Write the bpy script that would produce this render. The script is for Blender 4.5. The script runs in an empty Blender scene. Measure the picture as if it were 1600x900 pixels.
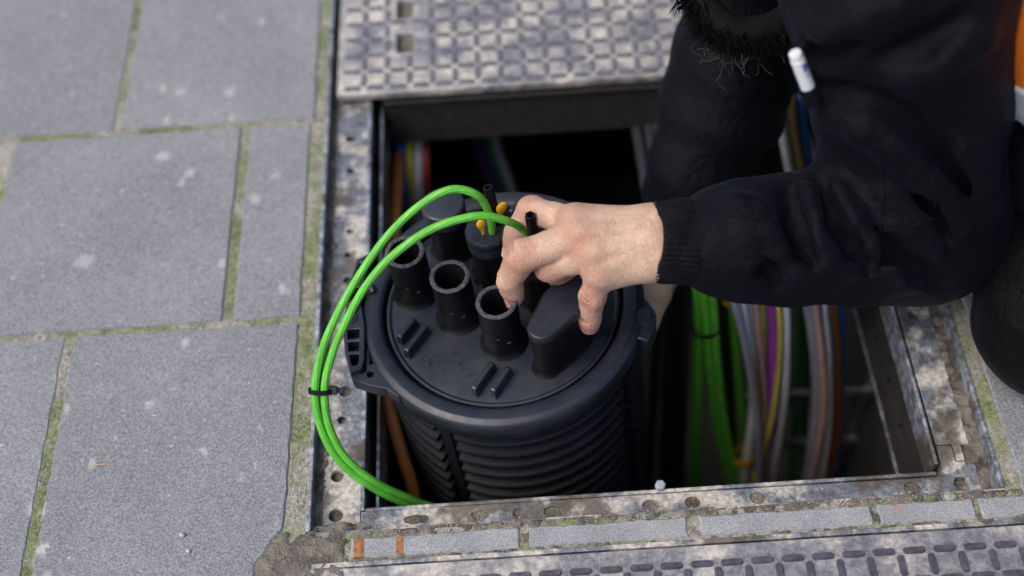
import bpy, math, random
import numpy as np
from mathutils import Vector, Matrix
from mathutils.geometry import tessellate_polygon

S = 0.001                      # everything below is written in millimetres
R = math.radians
random.seed(7)
sc = bpy.context.scene
col = sc.collection

# ------------------------------------------------------------------ camera
cam_data = bpy.data.cameras.new('camera')
cam = bpy.data.objects.new('camera', cam_data)
col.objects.link(cam)
pitch, roll, CH = R(55.0), R(3.68), 0.764
fwd = Vector((0, math.cos(pitch), -math.sin(pitch)))
up0 = Vector((0, math.sin(pitch), math.cos(pitch)))
rt0 = Vector((1, 0, 0))
rt = rt0 * math.cos(roll) - up0 * math.sin(roll)
up = up0 * math.cos(roll) + rt0 * math.sin(roll)
cam.matrix_world = Matrix(((rt.x, up.x, -fwd.x, 0), (rt.y, up.y, -fwd.y, -CH / math.tan(pitch)),
                           (rt.z, up.z, -fwd.z, CH), (0, 0, 0, 1)))
cam_data.sensor_width = 36.0
cam_data.lens = 42.75
cam_data.clip_start = 0.02
cam_data.clip_end = 400
cam_data.dof.use_dof = True
cam_data.dof.focus_distance = 0.82
cam_data.dof.aperture_fstop = 2.6
sc.camera = cam

# ------------------------------------------------------------------ sky, sun, exposure
world = bpy.data.worlds.new('World')
sc.world = world
world.use_nodes = True
wn = world.node_tree
bg = wn.nodes['Background']
sky = wn.nodes.new('ShaderNodeTexSky')
sky.sky_type = 'NISHITA'
sky.sun_disc = False
SUN_EL, SUN_AZ = R(55), R(-112)         # azimuth measured from +Y towards +X
sky.sun_elevation = SUN_EL
sky.sun_rotation = SUN_AZ
sky.air_density = 1.0
sky.dust_density = 4.0
sky.ozone_density = 1.0
wn.links.new(sky.outputs[0], bg.inputs[0])
bg.inputs[1].default_value = 0.15
sun_data = bpy.data.lights.new('sun', 'SUN')
sun_data.energy = 1.3
sun_data.angle = R(35)
sun_data.color = (1.0, 0.97, 0.94)
sun = bpy.data.objects.new('sun', sun_data)
col.objects.link(sun)
sdir = Vector((math.sin(SUN_AZ) * math.cos(SUN_EL), math.cos(SUN_AZ) * math.cos(SUN_EL), math.sin(SUN_EL)))
sun.rotation_euler = (-sdir).to_track_quat('-Z', 'Y').to_euler()
sun.location = sdir * 5
sc.view_settings.view_transform = 'Standard'
sc.view_settings.look = 'None'
sc.view_settings.gamma = 1.0
sc.view_settings.exposure = 0.38
sc.render.engine = 'CYCLES'
sc.cycles.use_denoising = True
sc.cycles.max_bounces = 6

# ------------------------------------------------------------------ material helpers
class NT:
    def __init__(self, name):
        self.m = bpy.data.materials.new(name)
        self.m.use_nodes = True
        self.t = self.m.node_tree
        self.b = self.t.nodes['Principled BSDF']
        g = self.t.nodes.new('ShaderNodeNewGeometry')
        self.pos = g.outputs['Position']
        self.nrm = g.outputs['Normal']
    def n(self, typ, **kw):
        x = self.t.nodes.new('ShaderNode' + typ)
        for k, v in kw.items():
            setattr(x, k, v)
        return x
    def put(self, sock, v):
        if isinstance(v, (int, float)):
            sock.default_value = v
        elif isinstance(v, (tuple, list)):
            v = tuple(v)
            if len(v) == 3 and sock.type == 'RGBA':
                v = v + (1,)
            sock.default_value = v
        else:
            self.t.links.new(v, sock)
    def noise(self, scale, detail=4, rough=0.6, co=None, dist=0.0):
        x = self.n('TexNoise')
        self.put(x.inputs['Vector'], co or self.pos)
        self.put(x.inputs['Scale'], scale)
        self.put(x.inputs['Detail'], detail)
        self.put(x.inputs['Roughness'], rough)
        self.put(x.inputs['Distortion'], dist)
        return x.outputs['Fac']
    def voro(self, scale, feature='F1', co=None, out='Distance', rnd=1.0):
        x = self.n('TexVoronoi', feature=feature)
        self.put(x.inputs['Vector'], co or self.pos)
        self.put(x.inputs['Scale'], scale)
        self.put(x.inputs['Randomness'], rnd)
        return x.outputs[out]
    def mapping(self, scale=(1, 1, 1), rot=(0, 0, 0), loc=(0, 0, 0)):
        x = self.n('Mapping')
        self.put(x.inputs['Vector'], self.pos)
        x.inputs['Scale'].default_value = scale
        x.inputs['Rotation'].default_value = rot
        x.inputs['Location'].default_value = loc
        return x.outputs[0]
    def ramp(self, fac, a, b, lo=0.0, hi=1.0):
        x = self.n('MapRange', interpolation_type='SMOOTHSTEP')
        self.put(x.inputs['Value'], fac)
        self.put(x.inputs['From Min'], a)
        self.put(x.inputs['From Max'], b)
        self.put(x.inputs['To Min'], lo)
        self.put(x.inputs['To Max'], hi)
        return x.outputs[0]
    def mix(self, fac, a, b, mode='MIX'):
        x = self.n('MixRGB', blend_type=mode)
        self.put(x.inputs[0], fac)
        self.put(x.inputs[1], a)
        self.put(x.inputs[2], b)
        return x.outputs[0]
    def math(self, op, a, b=0.0):
        x = self.n('Math', operation=op)
        self.put(x.inputs[0], a)
        self.put(x.inputs[1], b)
        return x.outputs[0]
    def sep(self, v=None):
        x = self.n('SeparateXYZ')
        self.put(x.inputs[0], v or self.pos)
        return x.outputs
    def bump(self, h, dist, strength=1.0, prev=None):
        x = self.n('Bump')
        self.put(x.inputs['Height'], h)
        x.inputs['Distance'].default_value = dist
        x.inputs['Strength'].default_value = strength
        if prev is not None:
            self.put(x.inputs['Normal'], prev)
        return x.outputs[0]
    def out(self, colr, rough=0.6, normal=None, **kw):
        self.put(self.b.inputs['Base Color'], colr)
        self.put(self.b.inputs['Roughness'], rough)
        if normal is not None:
            self.put(self.b.inputs['Normal'], normal)
        for k, v in kw.items():
            self.put(self.b.inputs[k.replace('_', ' ')], v)
        return self.m

M = {}
def m_paver():
    k = NT('paver_concrete')
    big = k.noise(9, 4, 0.6)
    base = k.mix(k.ramp(big, .35, .68), (.198, .200, .209), (.278, .280, .290))
    oi = k.n('ObjectInfo')
    base = k.mix(k.math('MULTIPLY', oi.outputs['Random'], .45), base, (.165, .168, .175))
    cell = k.n('TexVoronoi'); k.put(cell.inputs['Vector'], k.pos); k.put(cell.inputs['Scale'], 1150)
    cg = k.sep(cell.outputs['Color'])[0]
    grain = k.math('ADD', k.math('MULTIPLY', cg, .55), k.math('MULTIPLY', k.noise(1300, 3, .7), .45))
    patch = k.noise(60, 5, .7, co=k.mapping(loc=(9, 3, 0)))
    base = k.mix(k.ramp(patch, .35, .7, 0, .35), base, (.16, .162, .175))
    base = k.mix(k.ramp(grain, .2, .85), k.mix(.42, base, (.07, .075, .095)), k.mix(.28, base, (.58, .58, .6)))
    v = k.voro(330)
    base = k.mix(k.ramp(v, .16, .06, 0, .55), base, (.62, .6, .57))
    v2 = k.voro(260, co=k.mapping(loc=(3.1, 1.7, 0)))
    base = k.mix(k.ramp(v2, .14, .05, 0, .6), base, (.055, .058, .07))
    spot = k.voro(34, co=k.mapping(scale=(1.0, .55, 1)))
    wob = k.math('ADD', spot, k.math('MULTIPLY', k.noise(180, 3), .12))
    base = k.mix(k.ramp(wob, .2, .1, 0, .42), base, (.62, .6, .56))
    sp2 = k.math('ADD', k.voro(95, co=k.mapping(loc=(1.3, .4, 0))), k.math('MULTIPLY', k.noise(400, 3), .16))
    base = k.mix(k.ramp(sp2, .2, .12, 0, .55), base, (.66, .65, .62))
    sm = k.noise(55, 4, .6, co=k.mapping(scale=(1.6, .5, 1), rot=(0, 0, .7)))
    base = k.mix(k.ramp(sm, .66, .74, 0, .4), base, (.62, .6, .57))
    st = k.noise(38, 5, .7)
    base = k.mix(k.ramp(st, .6, .76, 0, .35), base, (.52, .5, .46))
    # bird-lime splashes and chalky scuffs with their own place on the slabs
    for (sx, sy, sr, am) in ((-.3371, -.1597, .0085, .8), (-.328, -.1905, .0062, .75), (-.3365, .052, .010, .45), (-.287, .158, .008, .5), (-.262, .137, .007, .5), (-.268, -.083, .006, .4), (-.205, .105, .007, .45), (-.19, .128, .006, .4), (-.28, .232, .006, .5), (-.235, .228, .008, .4), (-.225, -.124, .004, .5)):
        vm = k.n('VectorMath', operation='DISTANCE')
        k.put(vm.inputs[0], k.pos); vm.inputs[1].default_value = (sx, sy, 0)
        dd = k.math('ADD', vm.outputs['Value'], k.math('MULTIPLY', k.math('SUBTRACT', k.noise(190, 4, .7), .5), .017))
        base = k.mix(k.ramp(dd, sr, sr * .25, 0, am * .75), base, (.66, .65, .61))
    h = k.math('ADD', grain, k.math('MULTIPLY', k.noise(160, 4), .5))
    return k.out(base, .85, k.bump(h, .0009, .8))
def m_joint():
    k = NT('mossy_joint_sand')
    n1 = k.noise(22, 5, .65)
    sand = k.mix(k.ramp(k.noise(500, 3), .35, .65), (.32, .30, .25), (.54, .51, .44))
    moss = k.mix(k.ramp(k.noise(260, 4, .7), .35, .65), (.15, .20, .065), (.33, .38, .18))
    x = k.sep()[0]
    c = k.mix(k.ramp(n1, .41, .57), sand, moss)
    c = k.mix(k.ramp(k.noise(40, 4, .7, co=k.mapping(loc=(2, 4, 0))), .58, .72, 0, .8), c, (.50, .47, .40))
    h = k.noise(420, 5, .75)
    c = k.mix(k.ramp(k.noise(700, 3, .7), .52, .68, 0, .3), c, (.12, .125, .08))
    return k.out(c, .95, k.bump(h, .003, 1.0))
def m_mud():
    k = NT('wet_mud')
    n1 = k.noise(60, 5, .65)
    c = k.mix(k.ramp(n1, .35, .65), (.085, .07, .055), (.21, .185, .15))
    c = k.mix(k.ramp(k.noise(600, 3), .6, .75, 0, .5), c, (.34, .31, .27))
    h = k.math('ADD', k.noise(90, 5, .7), k.math('MULTIPLY', k.noise(500, 3), .3))
    return k.out(c, k.ramp(n1, .3, .7, .45, .85), k.bump(h, .006, .9))
def m_brick():
    k = NT('grey_brick_concrete')
    g = k.noise(900, 3, .75)
    b = k.mix(k.ramp(k.noise(30, 4), .35, .65), (.26, .265, .28), (.36, .36, .365))
    b = k.mix(k.ramp(g, .30, .72), k.mix(.5, b, (.08, .085, .10)), k.mix(.3, b, (.66, .66, .66)))
    o = k.voro(17, co=k.mapping(loc=(.013, .02, 0)))
    b = k.mix(k.ramp(k.math('ADD', o, k.math('MULTIPLY', k.noise(150), .15)), .2, .1, 0, .75), b, (.45, .20, .07))
    return k.out(b, .9, k.bump(g, .001, .8))
def m_steel(dirt=.5, tint=(.30, .32, .36)):
    k = NT('dirty_galvanised_steel')
    n1 = k.noise(34, 6, .7)
    n2 = k.noise(120, 5, .7, co=k.mapping(loc=(1, 2, 3)))
    metal = k.mix(k.ramp(n2, .35, .7), (.13, .135, .155), tint)
    dirtc = k.mix(k.ramp(k.noise(260, 4, .7), .3, .7), (.30, .27, .22), (.60, .57, .51))
    f = k.ramp(n1, dirt - .08, dirt + .05)
    c = k.mix(f, dirtc, metal)
    n3 = k.noise(26, 5, .6, co=k.mapping(loc=(5, 1, 0)))
    c = k.mix(k.ramp(n3, .52, .62, 0, .9), c, (.12, .105, .085))
    rust = k.noise(70, 4, .6, co=k.mapping(loc=(7, 3, 0)))
    c = k.mix(k.ramp(rust, .66, .74, 0, .6), c, (.24, .12, .05))
    return k.out(c, k.mix(f, (.9,) * 3, (.42,) * 3), k.bump(k.noise(300, 5, .7), .0012, .8),
                 Metallic=k.math('MULTIPLY', f, .55))
def m_iron(name, cream, seed):
    k = NT(name)
    n1 = k.noise(24, 6, .7, co=k.mapping(loc=(seed, 0, 0)))
    n2 = k.noise(150, 5, .7)
    iron = k.mix(k.ramp(n2, .35, .7), (.155, .155, .172), (.29, .29, .315))
    dirtc = k.mix(k.ramp(k.noise(220, 4, .7), .35, .65), (.40, .37, .32), (.66, .62, .55))
    z = k.sep()[2]
    low = k.ramp(z, .0012, -.0002)              # grit settles between the raised bars
    f = k.math('ADD', k.ramp(n1, cream - .1, cream + .14), k.math('MULTIPLY', k.ramp(n2, .4, .7), .12))
    f = k.math('MULTIPLY', f, k.math('ADD', k.math('MULTIPLY', low, .75), .25))
    c = k.mix(f, iron, dirtc)
    rust = k.noise(60, 4, .6, co=k.mapping(loc=(7, seed, 0)))
    c = k.mix(k.ramp(rust, .66, .76, 0, .5), c, (.22, .12, .07))
    return k.out(c, k.mix(f, (.48,) * 3, (.95,) * 3), k.bump(k.noise(500, 4, .7), .0008, .8),
                 Metallic=k.math('SUBTRACT', .35, k.math('MULTIPLY', f, .35)))
def m_plastic(name, c=(.018, .02, .026), rough=.42, scratch=.5, spec=.5):
    k = NT(name)
    n = k.noise(45, 5, .65)
    dust = k.noise(14, 5, .7, co=k.mapping(loc=(2, 2, 1)))
    cc = k.mix(k.ramp(dust, .42, .75, 0, scratch * .45), c, (.075, .085, .11))
    sp = k.voro(300)
    cc = k.mix(k.ramp(sp, .10, .04, 0, scratch * .4), cc, (.3, .3, .3))
    return k.out(cc, k.ramp(n, .3, .7, rough - .06, rough + .14), k.bump(k.noise(1500, 3), .0002, .5), Specular_IOR_Level=spec)
def m_plain(name, c, rough=.5, var=.25, bump=.0004, scale=120, **kw):
    k = NT(name)
    n = k.noise(scale, 4, .65)
    d = tuple(x * (1 - var) for x in c)
    return k.out(k.mix(k.ramp(n, .3, .7), d, c), rough, k.bump(k.noise(scale * 4, 4), bump, .7), **kw)
def m_fabric(name, c, sheen=.25):
    k = NT(name)
    n = k.noise(25, 5, .6)
    cc = k.mix(k.ramp(n, .3, .7), tuple(x * .75 for x in c), c)
    lint = k.voro(150)
    cc = k.mix(k.ramp(lint, .035, .02, 0, .5), cc, (.25, .24, .25))
    w1 = k.n('TexWave', wave_type='BANDS', bands_direction='DIAGONAL')
    k.put(w1.inputs['Vector'], k.pos); k.put(w1.inputs['Scale'], 420); k.put(w1.inputs['Distortion'], 1.5)
    h = k.math('ADD', k.math('MULTIPLY', w1.outputs['Fac'], .25), k.noise(900, 3))
    b1 = k.bump(k.math('ADD', k.noise(55, 4, .55), k.math('MULTIPLY', k.noise(150, 4, .6, dist=.6), .35)), .0055, .7)
    return k.out(cc, .52, k.bump(h, .0005, .8, b1), Sheen_Weight=sheen, Sheen_Roughness=.4,
                 Sheen_Tint=(.55, .65, 1.0, 1), Specular_IOR_Level=.085)
def m_skin():
    k = NT('skin')
    at = k.n('Attribute', attribute_name='tone')
    red = k.ramp(at.outputs['Fac'], 0, 1)
    n = k.noise(60, 5, .6)
    c = k.mix(k.ramp(n, .3, .7), (.55, .345, .235), (.72, .495, .365))
    c = k.mix(k.math('MULTIPLY', red, k.ramp(k.noise(90, 4), .25, .7, .35, .85)), c, (.52, .21, .165))
    v = k.noise(26, 3, .5, co=k.mapping(loc=(4, 1, 2)))
    c = k.mix(k.ramp(v, .58, .72, 0, .28), c, (.42, .26, .25))
    vo = k.voro(750, feature='DISTANCE_TO_EDGE')
    fine = k.math('MULTIPLY', k.ramp(vo, 0, .1), .45)
    wr = k.noise(340, 5, .7, co=k.mapping(scale=(1.8, .8, 1)))
    cr = k.n('Attribute', attribute_name='crease')
    c = k.mix(k.math('MULTIPLY', cr.outputs['Fac'], .5), c, (.30, .115, .085))
    h = k.math('ADD', fine, k.math('MULTIPLY', wr, .9))
    v3 = k.voro(230, feature='DISTANCE_TO_EDGE', co=k.mapping(scale=(1.5, .9, 1)))
    h = k.math('ADD', h, k.math('MULTIPLY', k.ramp(v3, 0, .12), .26))
    c = k.mix(k.math('MULTIPLY', k.ramp(v3, .08, 0), .10), c, (.36, .16, .11))
    return k.out(c, .5, k.bump(h, .0011, .8), Subsurface_Weight=.1, Specular_IOR_Level=.35,
                 Subsurface_Radius=(1.0, .35, .2, ), Subsurface_Scale=.003)
M['paver'] = m_paver()
M['joint'] = m_joint()
M['mud'] = m_mud()
M['brick'] = m_brick()
M['steel'] = m_steel(.5)
M['steel_clean'] = m_steel(.30, (.50, .54, .62))
M['iron_far'] = m_iron('sandy_cast_iron', .50, 1.0)
M['iron_near'] = m_iron('cast_iron', .55, 6.0)
M['iron_bar_near'] = m_plain('dark_worn_iron_bar', (.125, .12, .15), .36, .45, .0006, 160, Metallic=.4)
M['iron_bar'] = m_plain('worn_iron_bar', (.205, .203, .232), .42, .4, .0006, 160, Metallic=.3)
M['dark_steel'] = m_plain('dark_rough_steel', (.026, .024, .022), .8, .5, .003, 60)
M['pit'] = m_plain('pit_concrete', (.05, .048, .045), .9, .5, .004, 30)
M['lid'] = m_plastic('matt_black_plastic', (.0095, .012, .020), .36, .4, .5)
M['tube'] = m_plastic('black_polyethylene', (.0042, .0042, .0052), .36, .10, .22)
M['body'] = m_plastic('black_ribbed_plastic', (.008, .0085, .0115), .44, .15, .25)
M['cut'] = m_plain('sawn_plastic_edge', (.085, .088, .098), .6, .8, .001, 420)
M['hole'] = m_plain('deep_black', (.006, .006, .007), .8, .3)
M['green'] = m_plain('green_polyethylene', (.12, .50, .04), .42, .25, .0002, 60)
M['yellow'] = m_plain('yellow_plastic', (.78, .42, .01), .4, .15)
M['fabric'] = m_fabric('dark_navy_jacket_cloth', (.0034, .0038, .0062), .025)
M['trouser'] = m_fabric('black_trouser_cloth', (.0035, .0035, .0045), .02)
M['knit'] = m_fabric('ribbed_knit', (.0055, .0055, .0068), .04)
M['fur'] = m_plain('dark_fur', (.008, .007, .007), .8, .4, Specular_IOR_Level=.1)
M['hair_fibre'] = m_plain('brown_fibre', (.05, .04, .032), .8, .4)
M['hivis'] = m_fabric('orange_hi_vis_cloth', (.75, .17, .01), .1)
M['reflective'] = m_plain('grey_reflective_tape', (.34, .37, .42), .35, .2)
M['white'] = m_plain('white_plastic', (.72, .73, .76), .35, .08)
M['blue_ink'] = m_plain('blue_ink', (.015, .04, .35), .5, .1)
M['nail'] = m_plain('fingernail', (.62, .40, .33), .28, .12)
M['skin'] = m_skin()
M['orange_mark'] = m_plain('orange_paint_mark', (.46, .19, .06), .9, .65, .0008, 250)

# ------------------------------------------------------------------ mesh helpers
ORG = {}
def tag(o, label=None, cat=None, group=None, kind=None):
    if label: o['label'] = label
    if cat: o['category'] = cat
    if group: o['group'] = group
    if kind: o['kind'] = kind
    return o
def empty(name, loc, rot=(0, 0, 0)):
    o = bpy.data.objects.new(name, None)
    o.empty_display_size = .02
    col.objects.link(o)
    o.location = Vector(loc) * S
    o.rotation_euler = rot
    ORG[o] = Vector(loc)
    return o
class MB:
    def __init__(self):
        self.v, self.f = [], []
    def add(self, v, f):
        n = len(self.v)
        self.v += [tuple(p) for p in v]
        self.f += [tuple(i + n for i in q) for q in f]
        return self
    def box(self, x0, x1, y0, y1, z0, z1):
        v = [(x, y, z) for z in (z0, z1) for y in (y0, y1) for x in (x0, x1)]
        return self.add(v, [(0, 2, 3, 1), (4, 5, 7, 6), (0, 1, 5, 4), (2, 6, 7, 3), (0, 4, 6, 2), (1, 3, 7, 5)])
    def prism(self, outer, z0, z1, holes=(), zoff=None):
        loops = [list(outer)] + [list(h) for h in holes]
        tri = tessellate_polygon([[Vector((p[0], p[1], 0)) for p in l] for l in loops])
        pts = [p for l in loops for p in l]
        n = len(pts)
        v = [(p[0], p[1], z0) for p in pts] + [(p[0], p[1], z1) for p in pts]
        f = []
        for t in tri:
            a, b, c = (pts[i] for i in t)
            s = (b[0] - a[0]) * (c[1] - a[1]) - (b[1] - a[1]) * (c[0] - a[0])
            t = t if s > 0 else (t[0], t[2], t[1])
            f.append((t[0] + n, t[1] + n, t[2] + n))
            f.append((t[0], t[2], t[1]))
        k = 0
        for li, l in enumerate(loops):
            ar = sum(l[i][0] * l[(i + 1) % len(l)][1] - l[(i + 1) % len(l)][0] * l[i][1] for i in range(len(l)))
            ccw = (ar > 0) == (li == 0)
            for i in range(len(l)):
                a, b = k + i, k + (i + 1) % len(l)
                f.append((a, b, b + n, a + n) if ccw else (b, a, a + n, b + n))
            k += len(l)
        return self.add(v, f)
    def lathe(self, prof, n=48, c=(0, 0, 0), a0=0.0, a1=360.0, sx=1.0, sy=1.0):
        full = abs(a1 - a0 - 360) < 1e-6
        m = n if full else n + 1
        v, f = [], []
        for i in range(m):
            a = R(a0 + (a1 - a0) * i / n)
            for r, z in prof:
                v.append((c[0] + r * math.cos(a) * sx, c[1] + r * math.sin(a) * sy, c[2] + z))
        p = len(prof)
        for i in range(n):
            j = (i + 1) % m
            for q in range(p - 1):
                f.append((i * p + q, j * p + q, j * p + q + 1, i * p + q + 1))
        if not full:
            f.append(tuple(range(p)))
            f.append(tuple(n * p + q for q in reversed(range(p))))
        return self.add(v, f)
    def tube(self, path, r, n=12, lobes=0, amp=0.0, twist=0.0, caps=True, rfn=None, squash=None):
        pts = [Vector(p) for p in path]
        t0 = (pts[1] - pts[0]).normalized()
        ref = Vector((0, 0, 1)) if abs(t0.z) < .9 else Vector((1, 0, 0))
        nrm = (ref - t0 * ref.dot(t0)).normalized()
        v, f, L = [], [], 0.0
        for i, p in enumerate(pts):
            t = (pts[min(i + 1, len(pts) - 1)] - pts[max(i - 1, 0)]).normalized()
            nrm = (nrm - t * nrm.dot(t)).normalized()
            bn = t.cross(nrm)
            if i: L += (p - pts[i - 1]).length
            rr = r if rfn is None else r * rfn(i / (len(pts) - 1))
            for k in range(n):
                a = 2 * math.pi * k / n
                q = rr + (amp * abs(math.cos(lobes * a / 2 + twist * L)) if lobes else 0)
                v.append(p + nrm * (math.cos(a) * q) + bn * (math.sin(a) * q))
        m = len(pts)
        for i in range(m - 1):
            for k in range(n):
                k2 = (k + 1) % n
                f.append((i * n + k, i * n + k2, (i + 1) * n + k2, (i + 1) * n + k))
        if caps:
            f.append(tuple(reversed(range(n))))
            f.append(tuple((m - 1) * n + k for k in range(n)))
        return self.add(v, f)
    def build(self, name, mat, parent=None, smooth=40, bevel=0.0, seg=2, local=False, loc=None):
        me = bpy.data.meshes.new(name)
        o3 = Vector((0, 0, 0))
        if parent is not None and not local:
            o3 = ORG.get(parent, Vector((0, 0, 0)))
        me.from_pydata([((p[0] - o3.x) * S, (p[1] - o3.y) * S, (p[2] - o3.z) * S) for p in self.v], [], self.f)
        me.materials.append(M[mat] if isinstance(mat, str) else mat)
        me.update()
        if smooth:
            me.polygons.foreach_set('use_smooth', [True] * len(me.polygons))
            me.set_sharp_from_angle(angle=R(smooth))
        o = bpy.data.objects.new(name, me)
        col.objects.link(o)
        if parent is not None:
            o.parent = parent
            ORG[o] = o3 if not local else Vector((0, 0, 0))
        if loc is not None:
            o.location = Vector(loc) * S
        if bevel:
            b = o.modifiers.new('bevel', 'BEVEL')
            b.width = bevel * S; b.segments = seg; b.limit_method = 'ANGLE'; b.angle_limit = R(35)
            b.harden_normals = False
        return o
def inst(o, loc, parent=None, rotz=0.0, name=None):
    c = o.copy()
    col.objects.link(c)
    c.location = Vector(loc) * S
    c.rotation_euler = (0, 0, rotz)
    if parent is not None: c.parent = parent
    return c
def circ(cx, cy, r, n=18, ry=None, wob=0.0):
    out = []
    for i in range(n):
        a = 2 * math.pi * i / n
        k = 1 + wob * random.uniform(-1, 1)
        out.append((cx + r * k * math.cos(a), cy + (ry or r) * k * math.sin(a)))
    return out
def rect(x0, x1, y0, y1):
    return [(x0, y0), (x1, y0), (x1, y1), (x0, y1)]
def spline(pts, n=10):
    P = [Vector(p) for p in pts]
    P = [P[0] * 2 - P[1]] + P + [P[-1] * 2 - P[-2]]
    out = []
    for i in range(1, len(P) - 2):
        for k in range(n):
            t = k / n
            a, b, c, d = P[i - 1], P[i], P[i + 1], P[i + 2]
            out.append(.5 * ((2 * b) + (c - a) * t + (2 * a - 5 * b + 4 * c - d) * t * t + (3 * b - a - 3 * c + d) * t ** 3))
    out.append(P[-2])
    return out

# ================================================================== setting
FX0, FX1, FY0, FY1 = -150, 325, -193, 640          # outer edges of the hatch frame
b = MB()
b.prism(rect(-60000, 60000, -60000, 60000), -30, -6, [rect(-1500, 1700, -1500, 1700)])
tag(b.build('ground', 'paver', smooth=0), kind='structure')

b = MB()
b.prism(rect(-1510, 1710, -1510, 1710), -28, -1.3,
        [rect(FX0, FX1, FY0, FY1), rect(-146, 420, -640, -213.5)])
pavement = tag(b.build('pavement', 'joint', smooth=0), kind='structure')

def jag(poly, step=7.0, amp=0.4):
    out = []
    n = len(poly)
    for i in range(n):
        a, c = Vector(poly[i]), Vector(poly[(i + 1) % n])
        L = (c - a).length
        m = max(1, int(L / step))
        d = (c - a) / L
        nn = Vector((-d.y, d.x))
        for k in range(m):
            t = k / m
            w = 0 if k == 0 else amp * random.uniform(-1, 1)
            out.append(a + (c - a) * t + nn * w)
    return out
def slab(name, poly, mat, parent, z=0.0, thick=25, edge=1.1, step=8, amp=.4):
    o = jag(poly, step, amp)
    n = len(o)
    cx = sum(p.x for p in o) / n; cy = sum(p.y for p in o) / n
    ins = []
    for i in range(n):
        t = (o[(i + 1) % n] - o[i - 1]).normalized()
        ins.append(o[i] + Vector((-t.y, t.x)) * edge * random.uniform(.6, 1.5))
    b = MB()
    v = [(p.x, p.y, z - thick) for p in o] + [(p.x, p.y, z - 1.2) for p in o] + [(p.x, p.y, z) for p in ins]
    f = []
    for i in range(n):
        j = (i + 1) % n
        f += [(i, j, n + j, n + i), (n + i, n + j, 2 * n + j, 2 * n + i)]
    tri = tessellate_polygon([[Vector((p.x, p.y, 0)) for p in ins]])
    for t in tri:
        a, c, d = (ins[q] for q in t)
        s = (c.x - a.x) * (d.y - a.y) - (c.y - a.y) * (d.x - a.x)
        t = t if s > 0 else (t[0], t[2], t[1])
        f.append(tuple(2 * n + q for q in t))
    b.add(v, f)
    return b.build(name, mat, parent, smooth=0, local=True)

# rows of square slabs left of the hatch, cut pieces against the frame
def row(y0, y1, cuts):
    for x0, x1 in cuts:
        t = random.uniform(-.8, .8)
        slab('paver', [(x0, y0 + t), (x1, y0 - t * .5), (x1, y1), (x0, y1 - t)], 'paver', pavement, random.uniform(-.5, .5))
row(191.5, 384, [(-523, -333), (-326, -159.5)])
row(-13, 185, [(-415, -222), (-213.5, -162.5)])
broken = [(-333, -226), (-185, -226), (-182.5, -218), (-183, -212), (-177, -204), (-173, -195), (-166, -187), (-165, -176), (-163, -20), (-333, -18.5)]
slab('paver', broken, 'paver', pavement, .3, step=6, amp=.6)
row(-226, -19, [(-530, -340.5)])
row(393, 584, [(-430, -240), (-232, -160)])
row(-430, -235, [(-430, -240), (-232, -190)])
for j, y in enumerate((-1220, -1020, -820, -620)):
    row(y, y + 192, [(-1430 + 200 * i + (100 if j % 2 else 0), -1238 + 200 * i + (100 if j % 2 else 0)) for i in range(6)])
proto = slab('paver', rect(-96, 96, -96, 96), 'paver', pavement, 0, step=12)
proto.location = (-.63, .29, 0)
for y in (-316, -116, 86, 290, 490, 690, 890, 1090):
    off = 0 if (y // 100) % 2 == 0 else 100
    for x in (-1330, -1130, -930, -730):
        if x + off > -640 or (x == -730 and off == 100): continue
        inst(proto, (x + off - (8 if off else -8), y, random.uniform(-1, .5)), pavement)
for y in (690, 890, 1090, 1290):
    for x in range(-520, 1300, 200):
        inst(proto, (x + (100 if y % 400 > 100 else 0), y + 60, random.uniform(-1, .5)), pavement)
# right of the hatch
row(-205, -8, [(336, 528), (537, 730), (738, 930)])
row(0, 192, [(336, 430), (439, 630), (639, 830)])
row(200, 392, [(336, 528), (537, 730), (738, 930)])
row(400, 592, [(336, 430), (439, 630), (639, 830)])
row(-620, -430, [(436, 628), (637, 830)])
row(-420, -216, [(436, 528), (537, 730)])
for y in (-560, -360, -160, 40, 240, 440):
    for x in (1030, 1230, 1430): inst(proto, (x, y, random.uniform(-1, .5)), pavement)

# thin cut bricks between the hatch frame and the next cover
for x0, x1 in [(-119, -6), (1, 107), (116, 231), (236, 300), (304, 352), (357, 420)]:
    slab('brick', rect(x0, x1, -211.5, -197), 'brick', pavement, random.uniform(.1, .6), thick=22, edge=1.0, step=4, amp=.7)
for x, w in ((-117, 6.5), (-88.5, 4.5)):
    b = MB(); b.box(x, x + w, -211.3, -198, -1.2, .72)
    b.build('paint_mark', 'orange_mark', pavement, local=True)['label'] = 'small orange paint mark on grey brick'

# mud: broken corner and the strip along the frame
def mudfield(name, x0, x1, y0, y1, step, zf, inside=lambda x, y: True):
    nx, ny = int((x1 - x0) / step) + 1, int((y1 - y0) / step) + 1
    rnd = np.random.RandomState(5)
    h = rnd.rand(ny + 4, nx + 4)
    for _ in range(2):
        h = (h + np.roll(h, 1, 0) + np.roll(h, 1, 1) + np.roll(h, -1, 0) + np.roll(h, -1, 1)) / 5
    h = (h - h.mean()) / h.std()
    v = [(x0 + i * step, y0 + j * step, zf(x0 + i * step, y0 + j * step, h[j, i])) for j in range(ny) for i in range(nx)]
    f = []
    for j in range(ny - 1):
        for i in range(nx - 1):
            if inside(x0 + (i + .5) * step, y0 + (j + .5) * step):
                f.append((j * nx + i, j * nx + i + 1, (j + 1) * nx + i + 1, (j + 1) * nx + i))
    b = MB(); b.add(v, f)
    return b.build(name, 'mud', None, smooth=180)
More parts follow.
